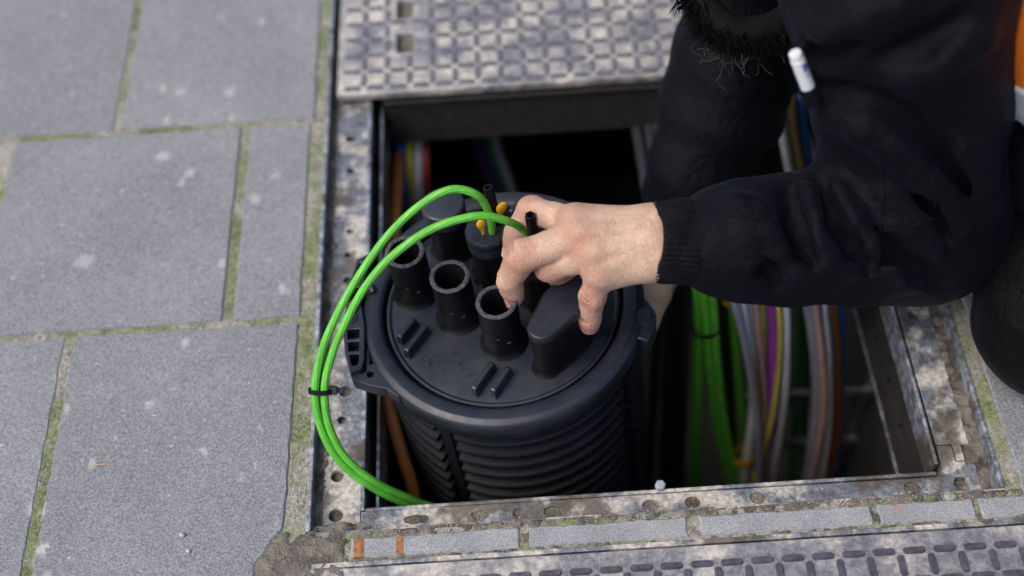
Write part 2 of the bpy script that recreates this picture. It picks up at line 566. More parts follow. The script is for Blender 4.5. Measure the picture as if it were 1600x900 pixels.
mudfield('mud', -194, -112, -236, -184, 2.0, lambda x, y, h: -.6 + .4 * h + (.5 if x > -165 else 0) - 4.5 * max(0, 1 - (min(x + 192, -116 - x, -186.5 - y, 60) + 2.2 * h) / 7),
         lambda x, y: True)
tag(bpy.data.objects['mud'], 'grey brown mud filling the broken slab corner beside the hatch frame', 'mud', kind='stuff')
o = mudfield('mud', -118, 420, -214, -191.6, 1.7, lambda x, y, h: (-1.0 if y > -197 else -1.4) + .6 * h)
tag(o, 'crumbly mud line between the hatch frame and the cut bricks', 'mud', kind='stuff')

# ------------------------------------------------------------------ pit
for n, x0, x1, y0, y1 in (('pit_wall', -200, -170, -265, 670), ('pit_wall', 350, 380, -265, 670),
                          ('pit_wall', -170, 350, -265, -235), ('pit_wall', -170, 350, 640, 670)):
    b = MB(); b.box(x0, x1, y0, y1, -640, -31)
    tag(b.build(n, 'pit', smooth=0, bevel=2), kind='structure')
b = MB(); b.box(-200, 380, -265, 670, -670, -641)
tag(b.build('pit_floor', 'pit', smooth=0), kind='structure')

# ------------------------------------------------------------------ hatch frame
fr = empty('hatch_surround', (88, 20, -30))
tag(fr, 'muddy galvanised steel hatch frame around the open pit', 'hatch surround')
hl = [circ(-128, 75, 3), circ(-129, 51, 3), circ(-129, 26, 3), circ(-128, -75, 4.6), circ(-130, -99, 3.2), circ(-132, -144, 4.6),
      circ(-132, -174, 5), circ(-129, 139, 3), circ(-130, 175, 4), circ(-128, -20, 2.6)]
b = MB(); b.prism([(-141, -187), (-115, -187), (-115, 640), (-141, 640)], -16, -12, hl)
b.build('rail', 'steel', fr, smooth=30, bevel=.5)
hb = [circ(-76, -180.5, 9, 20, 3.4, .15), circ(-32, -181, 6, 18, 3.6, .15), circ(-5, -181, 4.4, 16, 3.6, .1), circ(19, -181, 7, 18, 3.6, .12),
      circ(86, -181.5, 6, 16, 4.6), circ(115, -181, 5.5, 16, 4.4), circ(160, -181, 5.5, 16, 4.4), circ(267, -181.5, 6, 18, 5)]
near = [(-114.6, -188), (313, -188.5), (313, -172), (301, -169), (301, -165.5), (304, -165.5), (304, -150.5), (291, -150.5), (291, -160), (286, -174), (-114.6, -172.5)]
b = MB(); b.prism([(-114.6, -188), (314, -188.5), (314, -166), (308, -166), (308, -163.5), (301.5, -163.5), (301.5, -150.5), (291, -150.5), (291, -168), (286, -174), (-114.6, -172.5)],
                  -16.3, -12.3, hb + [circ(301, -180, 5.2)])
b.build('rail', 'steel', fr, smooth=30, bevel=.5)
b = MB(); b.prism([(302.3, -162.5), (308, -162.5), (308, -150), (314, -150), (314, 640), (291, 640), (291, -149.5), (302.3, -149.5)], -16, -12, [circ(302, -40, 4), circ(303, 30, 4)])
b.build('rail', 'steel', fr, smooth=30, bevel=.5)
for x0, x1, y0, y1, z0, z1, m in ((-150, -147, -190, 640, -32, 0, 'steel_clean'), (-150, 325, -193, -190.2, -32, -1.6, 'steel'),
                                  (322, 325, -190, 640, -32, 0.4, 'steel_clean')):
    b = MB(); b.box(x0, x1, y0, y1, z0, z1)
    b.build('upstand', m, fr, smooth=0, bevel=.6)
b = MB()
b.box(-147, -115.5, -190, 640, -30, -16.8); b.box(-115.5, 291, -190, -173.5, -30, -13.6); b.box(291.5, 322, -190, 640, -30, -16.8)
pm = b.build('packed_mud', 'mud', fr, smooth=0)
o = mudfield('mud_groove', 313, 323, -190, 230, 2.0, lambda x, y, h: -12.5 + 1.6 * h)
o.parent = fr; o.name = 'groove_mud'
for vv in o.data.vertices: vv.co -= ORG[fr] * S
o = mudfield('mud_groove', -147.5, -139, -190, 215, 1.7, lambda x, y, h: -12.6 + 1.2 * h)
o.parent = fr; o.name = 'groove_mud'
for vv in o.data.vertices: vv.co -= ORG[fr] * S
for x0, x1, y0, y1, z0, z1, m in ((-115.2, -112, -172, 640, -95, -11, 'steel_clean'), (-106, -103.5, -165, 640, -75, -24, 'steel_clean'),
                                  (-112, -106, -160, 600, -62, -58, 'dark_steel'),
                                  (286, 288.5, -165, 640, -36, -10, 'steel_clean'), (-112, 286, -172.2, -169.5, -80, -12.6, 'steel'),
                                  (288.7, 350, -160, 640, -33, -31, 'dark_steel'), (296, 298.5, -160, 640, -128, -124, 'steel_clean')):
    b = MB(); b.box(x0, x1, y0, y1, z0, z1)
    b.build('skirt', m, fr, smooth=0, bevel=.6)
# perforated side tray under the right rail
holes = []
for i in range(9):
    y = -140 + i * 42
    holes.append([(y, -100), (y + 9, -100), (y + 4.5, -82)])
    holes.append([(y + 21, -62), (y + 30, -62), (y + 25.5, -46)])
b = MB(); b.prism(rect(-160, 640, -123, -34), 297, 299.5, holes)
b.v = [(z, x, y) for x, y, z in b.v]
b.build('side_tray', 'dark_steel', fr, smooth=0)
b = MB()
b.lathe([(0, 5), (3.2, 5), (3.9, 4.2), (3.9, 0), (0, 0)], 6, (94, -168, -13))
b.build('bolt', 'reflective', fr, bevel=.4)

# ------------------------------------------------------------------ covers
def tread_mesh(mat):
    b = MB()
    def ring(l, w, z):
        out = []
        for i in range(10):
            a = -math.pi / 2 + math.pi * i / 9 if i < 5 else 0
        for k in range(5):
            a = -math.pi / 2 + math.pi * k / 4
            out.append((l / 2 - w / 2 + math.cos(a) * w / 2, math.sin(a) * w / 2, z))
        for k in range(5):
            a = math.pi / 2 + math.pi * k / 4
            out.append((-l / 2 + w / 2 + math.cos(a) * w / 2, math.sin(a) * w / 2, z))
        return out
    r0, r1 = ring(15.4, 5.4, -.3), ring(13.6, 3.4, 1.9)
    n = 10
    b.add(r0 + r1, [(i, (i + 1) % n, n + (i + 1) % n, n + i) for i in range(n)] + [tuple(range(n, 2 * n))])
    return b
def cover(name, x0, x1, y0, y1, mat, slots, px, py, label, visible, pocket):
    root = empty(name, ((x0 + x1) / 2, (y0 + y1) / 2, -12))
    tag(root, label, 'hatch cover', 'tread plate hatch covers')
    b = MB(); b.prism(rect(x0, x1, y0, y1), -7.5, 0, slots)
    b.build('plate', mat, root, smooth=30, bevel=.9)
    b = MB(); b.prism(rect(x0 + 5, x1 - 5, y0 + 5, y1 - 5), -11.4, -7.7, slots)
    b.build('underside_rim', 'dark_steel', root, smooth=0)
    for s in slots:
        xs = [p[0] for p in s]; ys = [p[1] for p in s]
        b = MB(); b.box(min(xs) - 3, max(xs) + 3, min(ys) - 3, max(ys) + 3, -30, -11.6)
        b.v = b.v
        b2 = MB(); b2.box(min(xs) + .3, max(xs) - .3, min(ys) + .3, max(ys) - .3, -11.5, -6)
        b2.build('lifting_slot', 'mud', root)
    spots = []
    nx = int((x1 - px - 8) // 20) + 1
    for i in range(-2, nx + 1):
        for j in range(0, 20):
            for (x, y, rz) in ((px + 20 * i, py + 20 * j, 0), (px + 20 * i + 10, py + 20 * j + 10, math.pi / 2)):
                hx, hy = (8, 3) if rz == 0 else (3, 8)
                if x - hx < x0 + 2 or x + hx > x1 - 2 or y - hy < y0 + 2 or y + hy > y1 - 2: continue
                if any(min(p[0] for p in s) - hx - 1 < x < max(p[0] for p in s) + hx + 1 and
                       min(p[1] for p in s) - hy - 1 < y < max(p[1] for p in s) + hy + 1 for s in slots): continue
                spots.append((x, y, rz))
    spots.sort(key=visible)
    tm = tread_mesh(mat).build('tread_bar', 'iron_bar' if mat == 'iron_far' else 'iron_bar_near', root, smooth=30, local=True)
    first = True
    for (x, y, rz) in spots[:290]:
        loc = Vector((x, y, 0)) - ORG[root]
        o = tm if first else inst(tm, loc, root)
        o.location = loc * S; o.rotation_euler = (0, 0, rz); first = False
    rest = MB()
    for (x, y, rz) in spots[290:]:
        t = tread_mesh(mat)
        c, s = math.cos(rz), math.sin(rz)
        rest.add([(x + a * c - d * s, y + a * s + d * c, z) for a, d, z in t.v], t.f)
    if rest.v:
        tag(rest.build('tread_bar_field', 'iron_bar' if mat == 'iron_far' else 'iron_bar_near', root, smooth=30), kind='stuff')
    return root
cover('hatch_cover', -141, 321, 215, 610, 'iron_far', [rect(-89, -74, 263, 288), rect(-89, -74, 307, 332)], -128, 222,
      'sand-stained iron hatch cover with two square lifting slots behind the open pit',
      lambda s: (s[1] - 213) + max(0, s[0] - 190) * 3, 0)
cover('hatch_cover', -142, 416, -620, -218, 'iron_near', [], -127, -611,
      'purple-grey iron tread cover along the front edge, in front of the cut bricks',
      lambda s: -s[1], 0)
b = MB(); b.box(-145, 419, -217, -213.6, -12, .3); b.box(-145.5, -142.5, -630, -217.3, -12, .2)
o = b.build('cover_edge_frame', 'steel', None, smooth=0, bevel=.5)
tag(o, 'rusty sand-caked steel edging strip of the front cover', 'edging')
# support beam under the rear cover
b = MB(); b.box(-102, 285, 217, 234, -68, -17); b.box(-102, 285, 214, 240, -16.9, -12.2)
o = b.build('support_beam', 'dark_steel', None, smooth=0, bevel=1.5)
tag(o, 'dark steel beam crossing the pit under the rear cover', 'beam')

# ================================================================== splice closure
CL = empty('splice_closure', (-8, -45, 50), (0, R(-4.0), 0))
tag(CL, 'black round splice closure with pipe stubs on its lid, standing in the pit', 'splice closure')
def part(b, name, mat, parent=CL, **kw):
    return b.build(name, mat, parent, local=True, **kw)
# collar
b = MB().lathe([(86, -15), (86.6, -2), (88, -.6), (89, 0), (95.5, 0), (96.5, -.9), (99, -1.2), (100.6, -2.4), (101.3, -5), (101.0, -19),
                (99.5, -21), (97, -21.5), (96, -29), (92, -31), (88, -31)], 128)
part(b, 'collar', 'lid')
b = MB().lathe([(0, -5), (30, -5), (74, -5.2), (80, -5.8), (82, -4.4), (83.6, -4.6), (84.2, -7), (84.2, -15), (88, -16)], 128)
base = part(b, 'base_plate', 'lid')
# body with ribs
b = MB().lathe([(90, -28), (89.5, -34), (92, -150), (92, -330), (68, -365), (34, -380), (0, -384)], 96)
part(b, 'dome_body', 'body')
rib = MB().lathe([(86, -6.2), (93.2, -3.6), (95, -2.0), (95.4, 1.2), (94.6, 2.6), (86, 3.6)], 40, a0=4.5, a1=84.5)
ro = part(rib, 'rib', 'body', smooth=30)
first = True
for k in range(14):
    for q in range(4):
        z = -41 - 15.5 * k
        o = ro if first else inst(ro, (0, 0, z), CL)
        o.location = (0, 0, z * S); o.rotation_euler = (0, 0, R(-31 + 90 * q)); first = False
        s = 1 + .006 * min(k, 7)
        o.scale = (s, s, 1)
bar = MB()
bar.lathe([(86, -300), (94.5, -300), (92, -36), (86, -32)], 3, a0=-2.6, a1=2.2)
bo = part(bar, 'upright_bar', 'body', smooth=20)
for q in range(4):
    o = bo if q == 0 else inst(bo, (0, 0, 0), CL)
    o.rotation_euler = (0, 0, R(-31 + 90 * q - .8))

def stub(cx, cy, h=44, cut=True, fill=False):
    b = MB().lathe([(10.6, -22), (10.9, h - .6), (11.4, h), (13.2, h), (13.9, h - .8), (13.9, 3), (14.4, -1), (15.6, -3.6), (17.4, -5.1)][::-1], 48, (cx, cy, 0))
    t = part(b, 'pipe_stub', 'tube')
    b = MB().lathe([(0, -21.5), (10.8, -21.5)][::-1], 24, (cx, cy, 0))
    part(b, 'stub_floor', 'hole', t)
    if cut:
        b = MB()
        n = 72
        v, f = [], []
        for i in range(n):
            a = 2 * math.pi * i / n
            j1, j2 = random.uniform(-.35, .35), random.uniform(-.25, .25)
            for r, z in ((10.7 + j1, h - .3), (11.2 + j1, h + .35 + j2), (13.3 + j2, h + .4 + j1 * .6), (14.0 + j2 * .6, h - .5)):
                v.append((cx + r * math.cos(a), cy + r * math.sin(a), z))
        for i in range(n):
            j = (i + 1) % n
            for q in range(3):
                f.append((i * 4 + q, i * 4 + q + 1, j * 4 + q + 1, j * 4 + q))
        b.add(v, [tuple(reversed(x)) for x in f])
        part(b, 'sawn_rim', 'cut', t, smooth=60)
    return t
for (x, y) in ((-62, 19), (-31, -6), (0, -31)):
    t = stub(x, y)
    for (a, z, w) in ((-70, 12, 1.6), (-100, 18, 1.0)):          # small pale raised dots on the stub wall
        b = MB(); aa = R(a)
        c0 = Vector((x + 13.9 * math.cos(aa), y + 13.9 * math.sin(aa), z))
        b.lathe([(0, .25), (w * .7, .2), (w, -.3)][::-1], 10)
        rot = Vector((math.cos(aa), math.sin(aa), 0)).to_track_quat('Z', 'X').to_matrix()
        b.v = [tuple(c0 + rot @ Vector((p[0] * .6, p[1] * 1.2, p[2]))) for p in b.v]
        part(b, 'pale_dot', 'cut', t)
t = stub(-34, 55, 40, False)
b = MB().lathe([(14.2, 33), (15.3, 33.4), (15.5, 40), (14.9, 40.8), (14.9, 41.6), (15.7, 42.2), (15.7, 46), (14.6, 47.4), (13.6, 47.8), (0, 47.8)], 56, (-34, 55, 0))
cp = part(b, 'end_cap', 'lid', t)
for (x, y) in ((-4, 29), (28, 5)):
    t = stub(x, y, 40, False)
    b = MB().lathe([(14.1, 30), (14.9, 30.5), (15.1, 37), (14.5, 38), (15.2, 39), (15.2, 45), (14.2, 46.4), (0, 46.6)], 48, (x, y, 0))
    gp = part(b, 'gland_cap', 'lid', t)
    for (dx, dy) in ((-7, -6), (6, 5), (6, -7)):
        b = MB().lathe([(0, 46.85), (3.2, 46.8), (3.5, 46.3)][::-1], 14, (x + dx, y + dy, 0))
        part(b, 'gland_hole', 'hole', t)
# oval port
def hull(cs, grow=0.0, n=28):
    pts = []
    for cx, cy, r in cs:
        for i in range(n):
            a = 2 * math.pi * i / n
            pts.append((cx + (r + grow) * math.cos(a), cy + (r + grow) * math.sin(a)))
    pts = sorted(set(pts))
    def half(ps):
        h = []
        for p in ps:
            while len(h) > 1 and (h[-1][0] - h[-2][0]) * (p[1] - h[-2][1]) - (h[-1][1] - h[-2][1]) * (p[0] - h[-2][0]) <= 0: h.pop()
            h.append(p)
        return h[:-1]
    return half(pts) + half(pts[::-1])
OC = [(29.5, -54, 9), (44, -36, 13), (59, -17, 9)]
def loft(levels):
    b = MB(); rings = []
    base_h = hull(OC)
    n = len(base_h)
    cx, cy = 45, -35
    v, f = [], []
    for gsz, z in levels:
        for (x, y) in base_h:
            d = Vector((x - cx, y - cy)); L = d.length
            v.append((x + d.x / L * gsz, y + d.y / L * gsz, z))
    for k in range(len(levels) - 1):
        for i in range(n):
            j = (i + 1) % n
            f.append((k * n + i, k * n + j, (k + 1) * n + j, (k + 1) * n + i))
    f.append(tuple((len(levels) - 1) * n + i for i in range(n)))
    return b.add(v, f)
op = part(loft([(3.6, -5.1), (1.8, -3.5), (.6, 0), (.2, 4), (0, 38)]), 'oval_port', 'tube')
oc = part(loft([(.2, 37.5), (1.5, 37.7), (1.7, 39), (1.7, 43), (1.0, 44.2), (.2, 44.6), (-.2, 44.2), (-1.2, 44.2)]), 'oval_cap', 'lid', op)
for r in (3.2, 6.2):
    b = MB().lathe([(r - .25, 44.15), (r, 44.45), (r + .25, 44.15)], 36, (33, -50, 0))
    part(b, 'cap_ring', 'lid', op)
# pairs of ridges on the base plate
for (x0, y0, x1, y1) in ((-74, -25, -62, -9), (-69, -37, -53.5, -16), (-23, -73, -8, -52), (-10, -76, 3, -57), (10, 76, 20, 89), (-2, 72, 6, 82)):
    d = Vector((x1 - x0, y1 - y0)); L = d.length; d /= L
    nn = Vector((-d.y, d.x))
    b = MB()
    v = []
    for z, w, e in ((-5.2, 2.9, 0), (-2, 2.3, .3), (3.2, 2.0, .8), (4.0, 1.3, 2.2)):
        for (s, t) in ((e, -w), (L - e, -w), (L - e, w), (e, w)):
            p = Vector((x0, y0)) + d * s + nn * t
            v.append((p.x, p.y, z))
    f = [(12, 13, 14, 15)]
    for k in range(3):
        for i in range(4):
            j = (i + 1) % 4
            f.append((k * 4 + i, k * 4 + j, k * 4 + 4 + j, k * 4 + 4 + i))
    b.add(v, f)
    part(b, 'ridge', 'lid', smooth=0, bevel=.5)
# faint moulded marks: date dials and worn strokes
def strokes(name, segs, w=.35, z=-4.98):
    b = MB()
    for (x0, y0, x1, y1) in segs:
        d = Vector((x1 - x0, y1 - y0)).normalized(); nn = Vector((-d.y, d.x)) * w
        b.prism([(x0 - nn.x, y0 - nn.y), (x1 - nn.x, y1 - nn.y), (x1 + nn.x, y1 + nn.y), (x0 + nn.x, y0 + nn.y)], z - .1, z + .2)
    part(b, name, 'lid', base, smooth=0)
seg = []
for i in range(12):
    a = R(30 * i)
    seg.append((-27 + 5.2 * math.cos(a), -57 + 5.2 * math.sin(a), -27 + 6.6 * math.cos(a), -57 + 6.6 * math.sin(a)))
seg += [(-30, -58.5, -24, -55.5), (-25.4, -57.6, -24, -55.5)]
strokes('date_dial', seg, .28)
seg = []
for i in range(16):
    x, y = -60 + random.uniform(0, 13), -47 + random.uniform(0, 10)
    a = random.choice((.6, .9, 2.2, .2)); L = random.uniform(1.2, 3.4)
    seg.append((x, y, x + L * math.cos(a), y + L * math.sin(a)))
strokes('worn_marking', seg, .4)
strokes('worn_marking', [(-38, -38, -33, -36), (-36, -39.5, -34, -38), (-33, -47, -30, -44), (-44, -52, -42, -49), (-40, -50, -39, -53)], .3)
# clamp latch on the left
L1 = [(-112, 9), (-114, -6), (-113.5, -18), (-112, -33), (-108, -49), (-100, -46), (-98, -38), (-98.5, -10), (-101.5, 9)]
pk = [[(-110.5, -20.5), (-102, -20.5), (-102, -12.5), (-110.8, -12.5)], [(-109.6, -31), (-102, -31), (-102, -23), (-110.3, -23)],
      [(-107, -43), (-103.5, -43), (-102, -40), (-102, -33.5), (-109, -33.5)]]
b = MB().prism(L1, -17, 1.5, pk)
lv = part(b, 'latch_lever', 'lid', smooth=20, bevel=.8)
b = MB().prism([(-112, -10), (-109, -46), (-99, -44), (-99, -10)], -16.5, -8)
part(b, 'pocket_floor', 'tube', lv, smooth=0)
b = MB().lathe([(0, 3.4), (2.6, 3.4), (2.8, 2.4), (4.4, 2.4), (5.2, 1.4), (5.2, -17)][::-1], 24, (-108.5, -3, 0))
part(b, 'pivot_boss', 'lid', lv)
b = MB().prism([(-109, -45.5), (-107.5, -52), (-95, -58), (-83, -62), (-74, -70), (-80, -52), (-91, -36), (-97, -26.5), (-97.6, -30), (-97.6, -46), (-100, -47.5)], -14, -2.2,
               [circ(-94.5, -49, 2.6, 14), [(-95.6, -41), (-92.6, -41), (-94.2, -34)]])
part(b, 'latch_lug', 'lid', smooth=20, bevel=.8)
b = MB().prism([(-113, 10), (-111, 26), (-105.5, 50), (-97.5, 54), (-95, 47), (-99.5, 30), (-103, 10)], -17, .2,
               [[(-107.8, 31), (-101.8, 31), (-99, 44), (-103.6, 47)], [(-110.3, 14), (-105, 14), (-103.8, 24), (-108.4, 26)]])
ua = part(b, 'latch_arm', 'lid', smooth=20, bevel=.8)
b = MB().prism([(-111, 12), (-104, 48), (-97, 47), (-103, 12)], -16.5, -9)
part(b, 'pocket_floor', 'tube', ua, smooth=0)
b = MB().tube(spline([(-107, 2, 1), (-104, 10, 3), (-99, 19, 4), (-94.5, 22, 3), (-92.5, 18, 1)], 6), 2.7, 10)
part(b, 'latch_hook', 'lid', lv)
# hinge lug on the right
b = MB().prism([(88, -6), (102, -9), (107, -20), (106, -31), (99, -44), (90, -40)], -22, -4)
hg = part(b, 'hinge_lug', 'lid', smooth=20, bevel=1.2)
b = MB().lathe([(0, 2), (3.4, 2), (3.8, 1.2), (3.8, -.6), (6.6, -.9), (7.2, -2), (7.2, -26), (0, -26)][::-1], 24, (100, -25, 0))
part(b, 'hinge_pin', 'lid', hg)

# ================================================================== things fitted in the glands
def hexduct(p0, p1, label):
    d = (Vector(p1) - Vector(p0))
    b = MB()
    q = d.normalized().to_track_quat('Z', 'X').to_matrix()
    L = d.length
    ring = []
    b.lathe([(3.7, 0), (3.7, L - .4), (3.4, L), (2.7, L), (2.4, L - .5), (2.4, L - 16), (0, L - 16)], 6)
    b.v = [tuple(Vector(p0) + q @ Vector(p)) for p in b.v]
    o = b.build('hexagonal_duct', 'tube', None, smooth=20)
    tag(o, label, 'duct')
hexduct((-7, -12, 94), (-12, -4, 127), 'thin black hexagonal duct end standing in the rear gland beside the yellow paddles')
hexduct((17.5, -37, 94), (15, -35, 133), 'thin black hexagonal duct end between the index and middle fingers')
def paddle(p, tilt, label, s=1.0):
    b = MB()
    b.lathe([(0, 9), (2.4, 8.6), (3.9, 6.6), (4.3, 4), (3.6, 1), (2.2, -2), (1.7, -6), (1.7, -14), (0, -14)][::-1], 16, sy=.55)
    m = Matrix.Rotation(R(tilt), 3, 'Y') @ Matrix.Rotation(R(25), 3, 'Z')
    b.v = [tuple(Vector(p) + m @ Vector(q) * s) for q in b.v]
    tag(b.build('yellow_plug', 'yellow', None), label, 'plug')
paddle((-4, -10, 107), 8, 'yellow paddle-shaped plug right of the rear hexagonal duct', 1.0)
paddle((-18, -20, 104), -6, 'yellow plug partly hidden behind the lower green tube', .8)
paddle((25, -33, 103), 25, 'small yellow plug peeking out beside the middle finger', .75)
paddle((11, -38, 100), -10, 'yellow plug under the lower green tube at the index finger', .8)

GREEN1 = [(-11, -19, 94), (-12, -21, 118), (-18, -21, 138), (-32, -20, 146), (-47, -22, 143), (-65, -29, 134), (-83, -40, 122), (-102, -57, 106), (-118, -75, 90), (-131, -93, 72), (-138, -111, 52), (-137, -128, 30), (-127, -143, 8), (-108, -153, -14), (-84, -155, -45), (-59, -151, -85), (-45, -140, -200), (-60, -60, -420)]
GREEN2 = [(16, -31, 94), (9, -33, 116), (-1, -38, 132), (-16, -39, 140), (-33, -41, 140), (-50, -44, 136), (-66, -50, 130), (-83, -58, 120), (-99, -68, 105), (-113.5, -82, 87), (-125.5, -97, 68), (-131.6, -112, 52), (-131, -128.5, 30), (-121.5, -142, 8), (-103, -151, -14), (-78.5, -152, -45), (-53.5, -148.5, -85), (-39, -137, -200), (-54, -56, -420)]
for pth, lab in ((GREEN1, 'green stranded tube looping highest, from the rear gland down into the pit'),
                 (GREEN2, 'green stranded tube of the lower loop, running under the hand')):
    b = MB().tube(spline(pth, 14), 2.35, 32, lobes=8, amp=.45, twist=.13)
    tag(b.build('green_tube', 'green', None, smooth=180), lab, 'cable', 'two green tubes tied together')
tie = empty('cable_tie', (-134, -112, 50))
tag(tie, 'small black cable tie binding the two green tubes together', 'cable tie')
axis = (Vector((-137, -128, 30)) - Vector((-131, -93, 72))).normalized()
q = axis.to_track_quat('Z', 'X').to_matrix()
cc = Vector((-134.8, -111.5, 52))
lat = Vector((1, 0, 0)); lat = (lat - axis * lat.dot(axis)).normalized(); oth = axis.cross(lat)
b = MB()
loop = []
v, f = [], []
for i in range(40):
    a = 2 * math.pi * i / 40
    for (gr, h) in ((0, -1.6), (.9, -1.6), (.9, 1.6), (0, 1.6)):
        v.append(cc + lat * (math.cos(a) * (7.0 + gr)) + oth * (math.sin(a) * (4.0 + gr)) + axis * h)
for i in range(40):
    j = (i + 1) % 40
    for k in range(4):
        k2 = (k + 1) % 4
        f.append((i * 4 + k, j * 4 + k, j * 4 + k2, i * 4 + k2))
b.add(v, f)
b.build('strap', 'tube', tie)
b = MB().box(-3.4, 3.4, -2.6, 2.6, -2.6, 2.6)
hc = cc + lat * 8.2 - oth * 2.5
b.v = [tuple(hc + lat * p[0] + oth * p[1] + axis * p[2]) for p in b.v]
b.build('tie_head', 'lid', tie, smooth=0, bevel=.7)
b = MB().box(-1.6, 3.4, -.7, .7, -2.0, 2.0)
hc = cc + lat * 12.5 - oth * 3.2
b.v = [tuple(hc + lat * p[0] + oth * p[1] + axis * p[2]) for p in b.v]
b.build('cut_tail', 'lid', tie, smooth=0, bevel=.3)

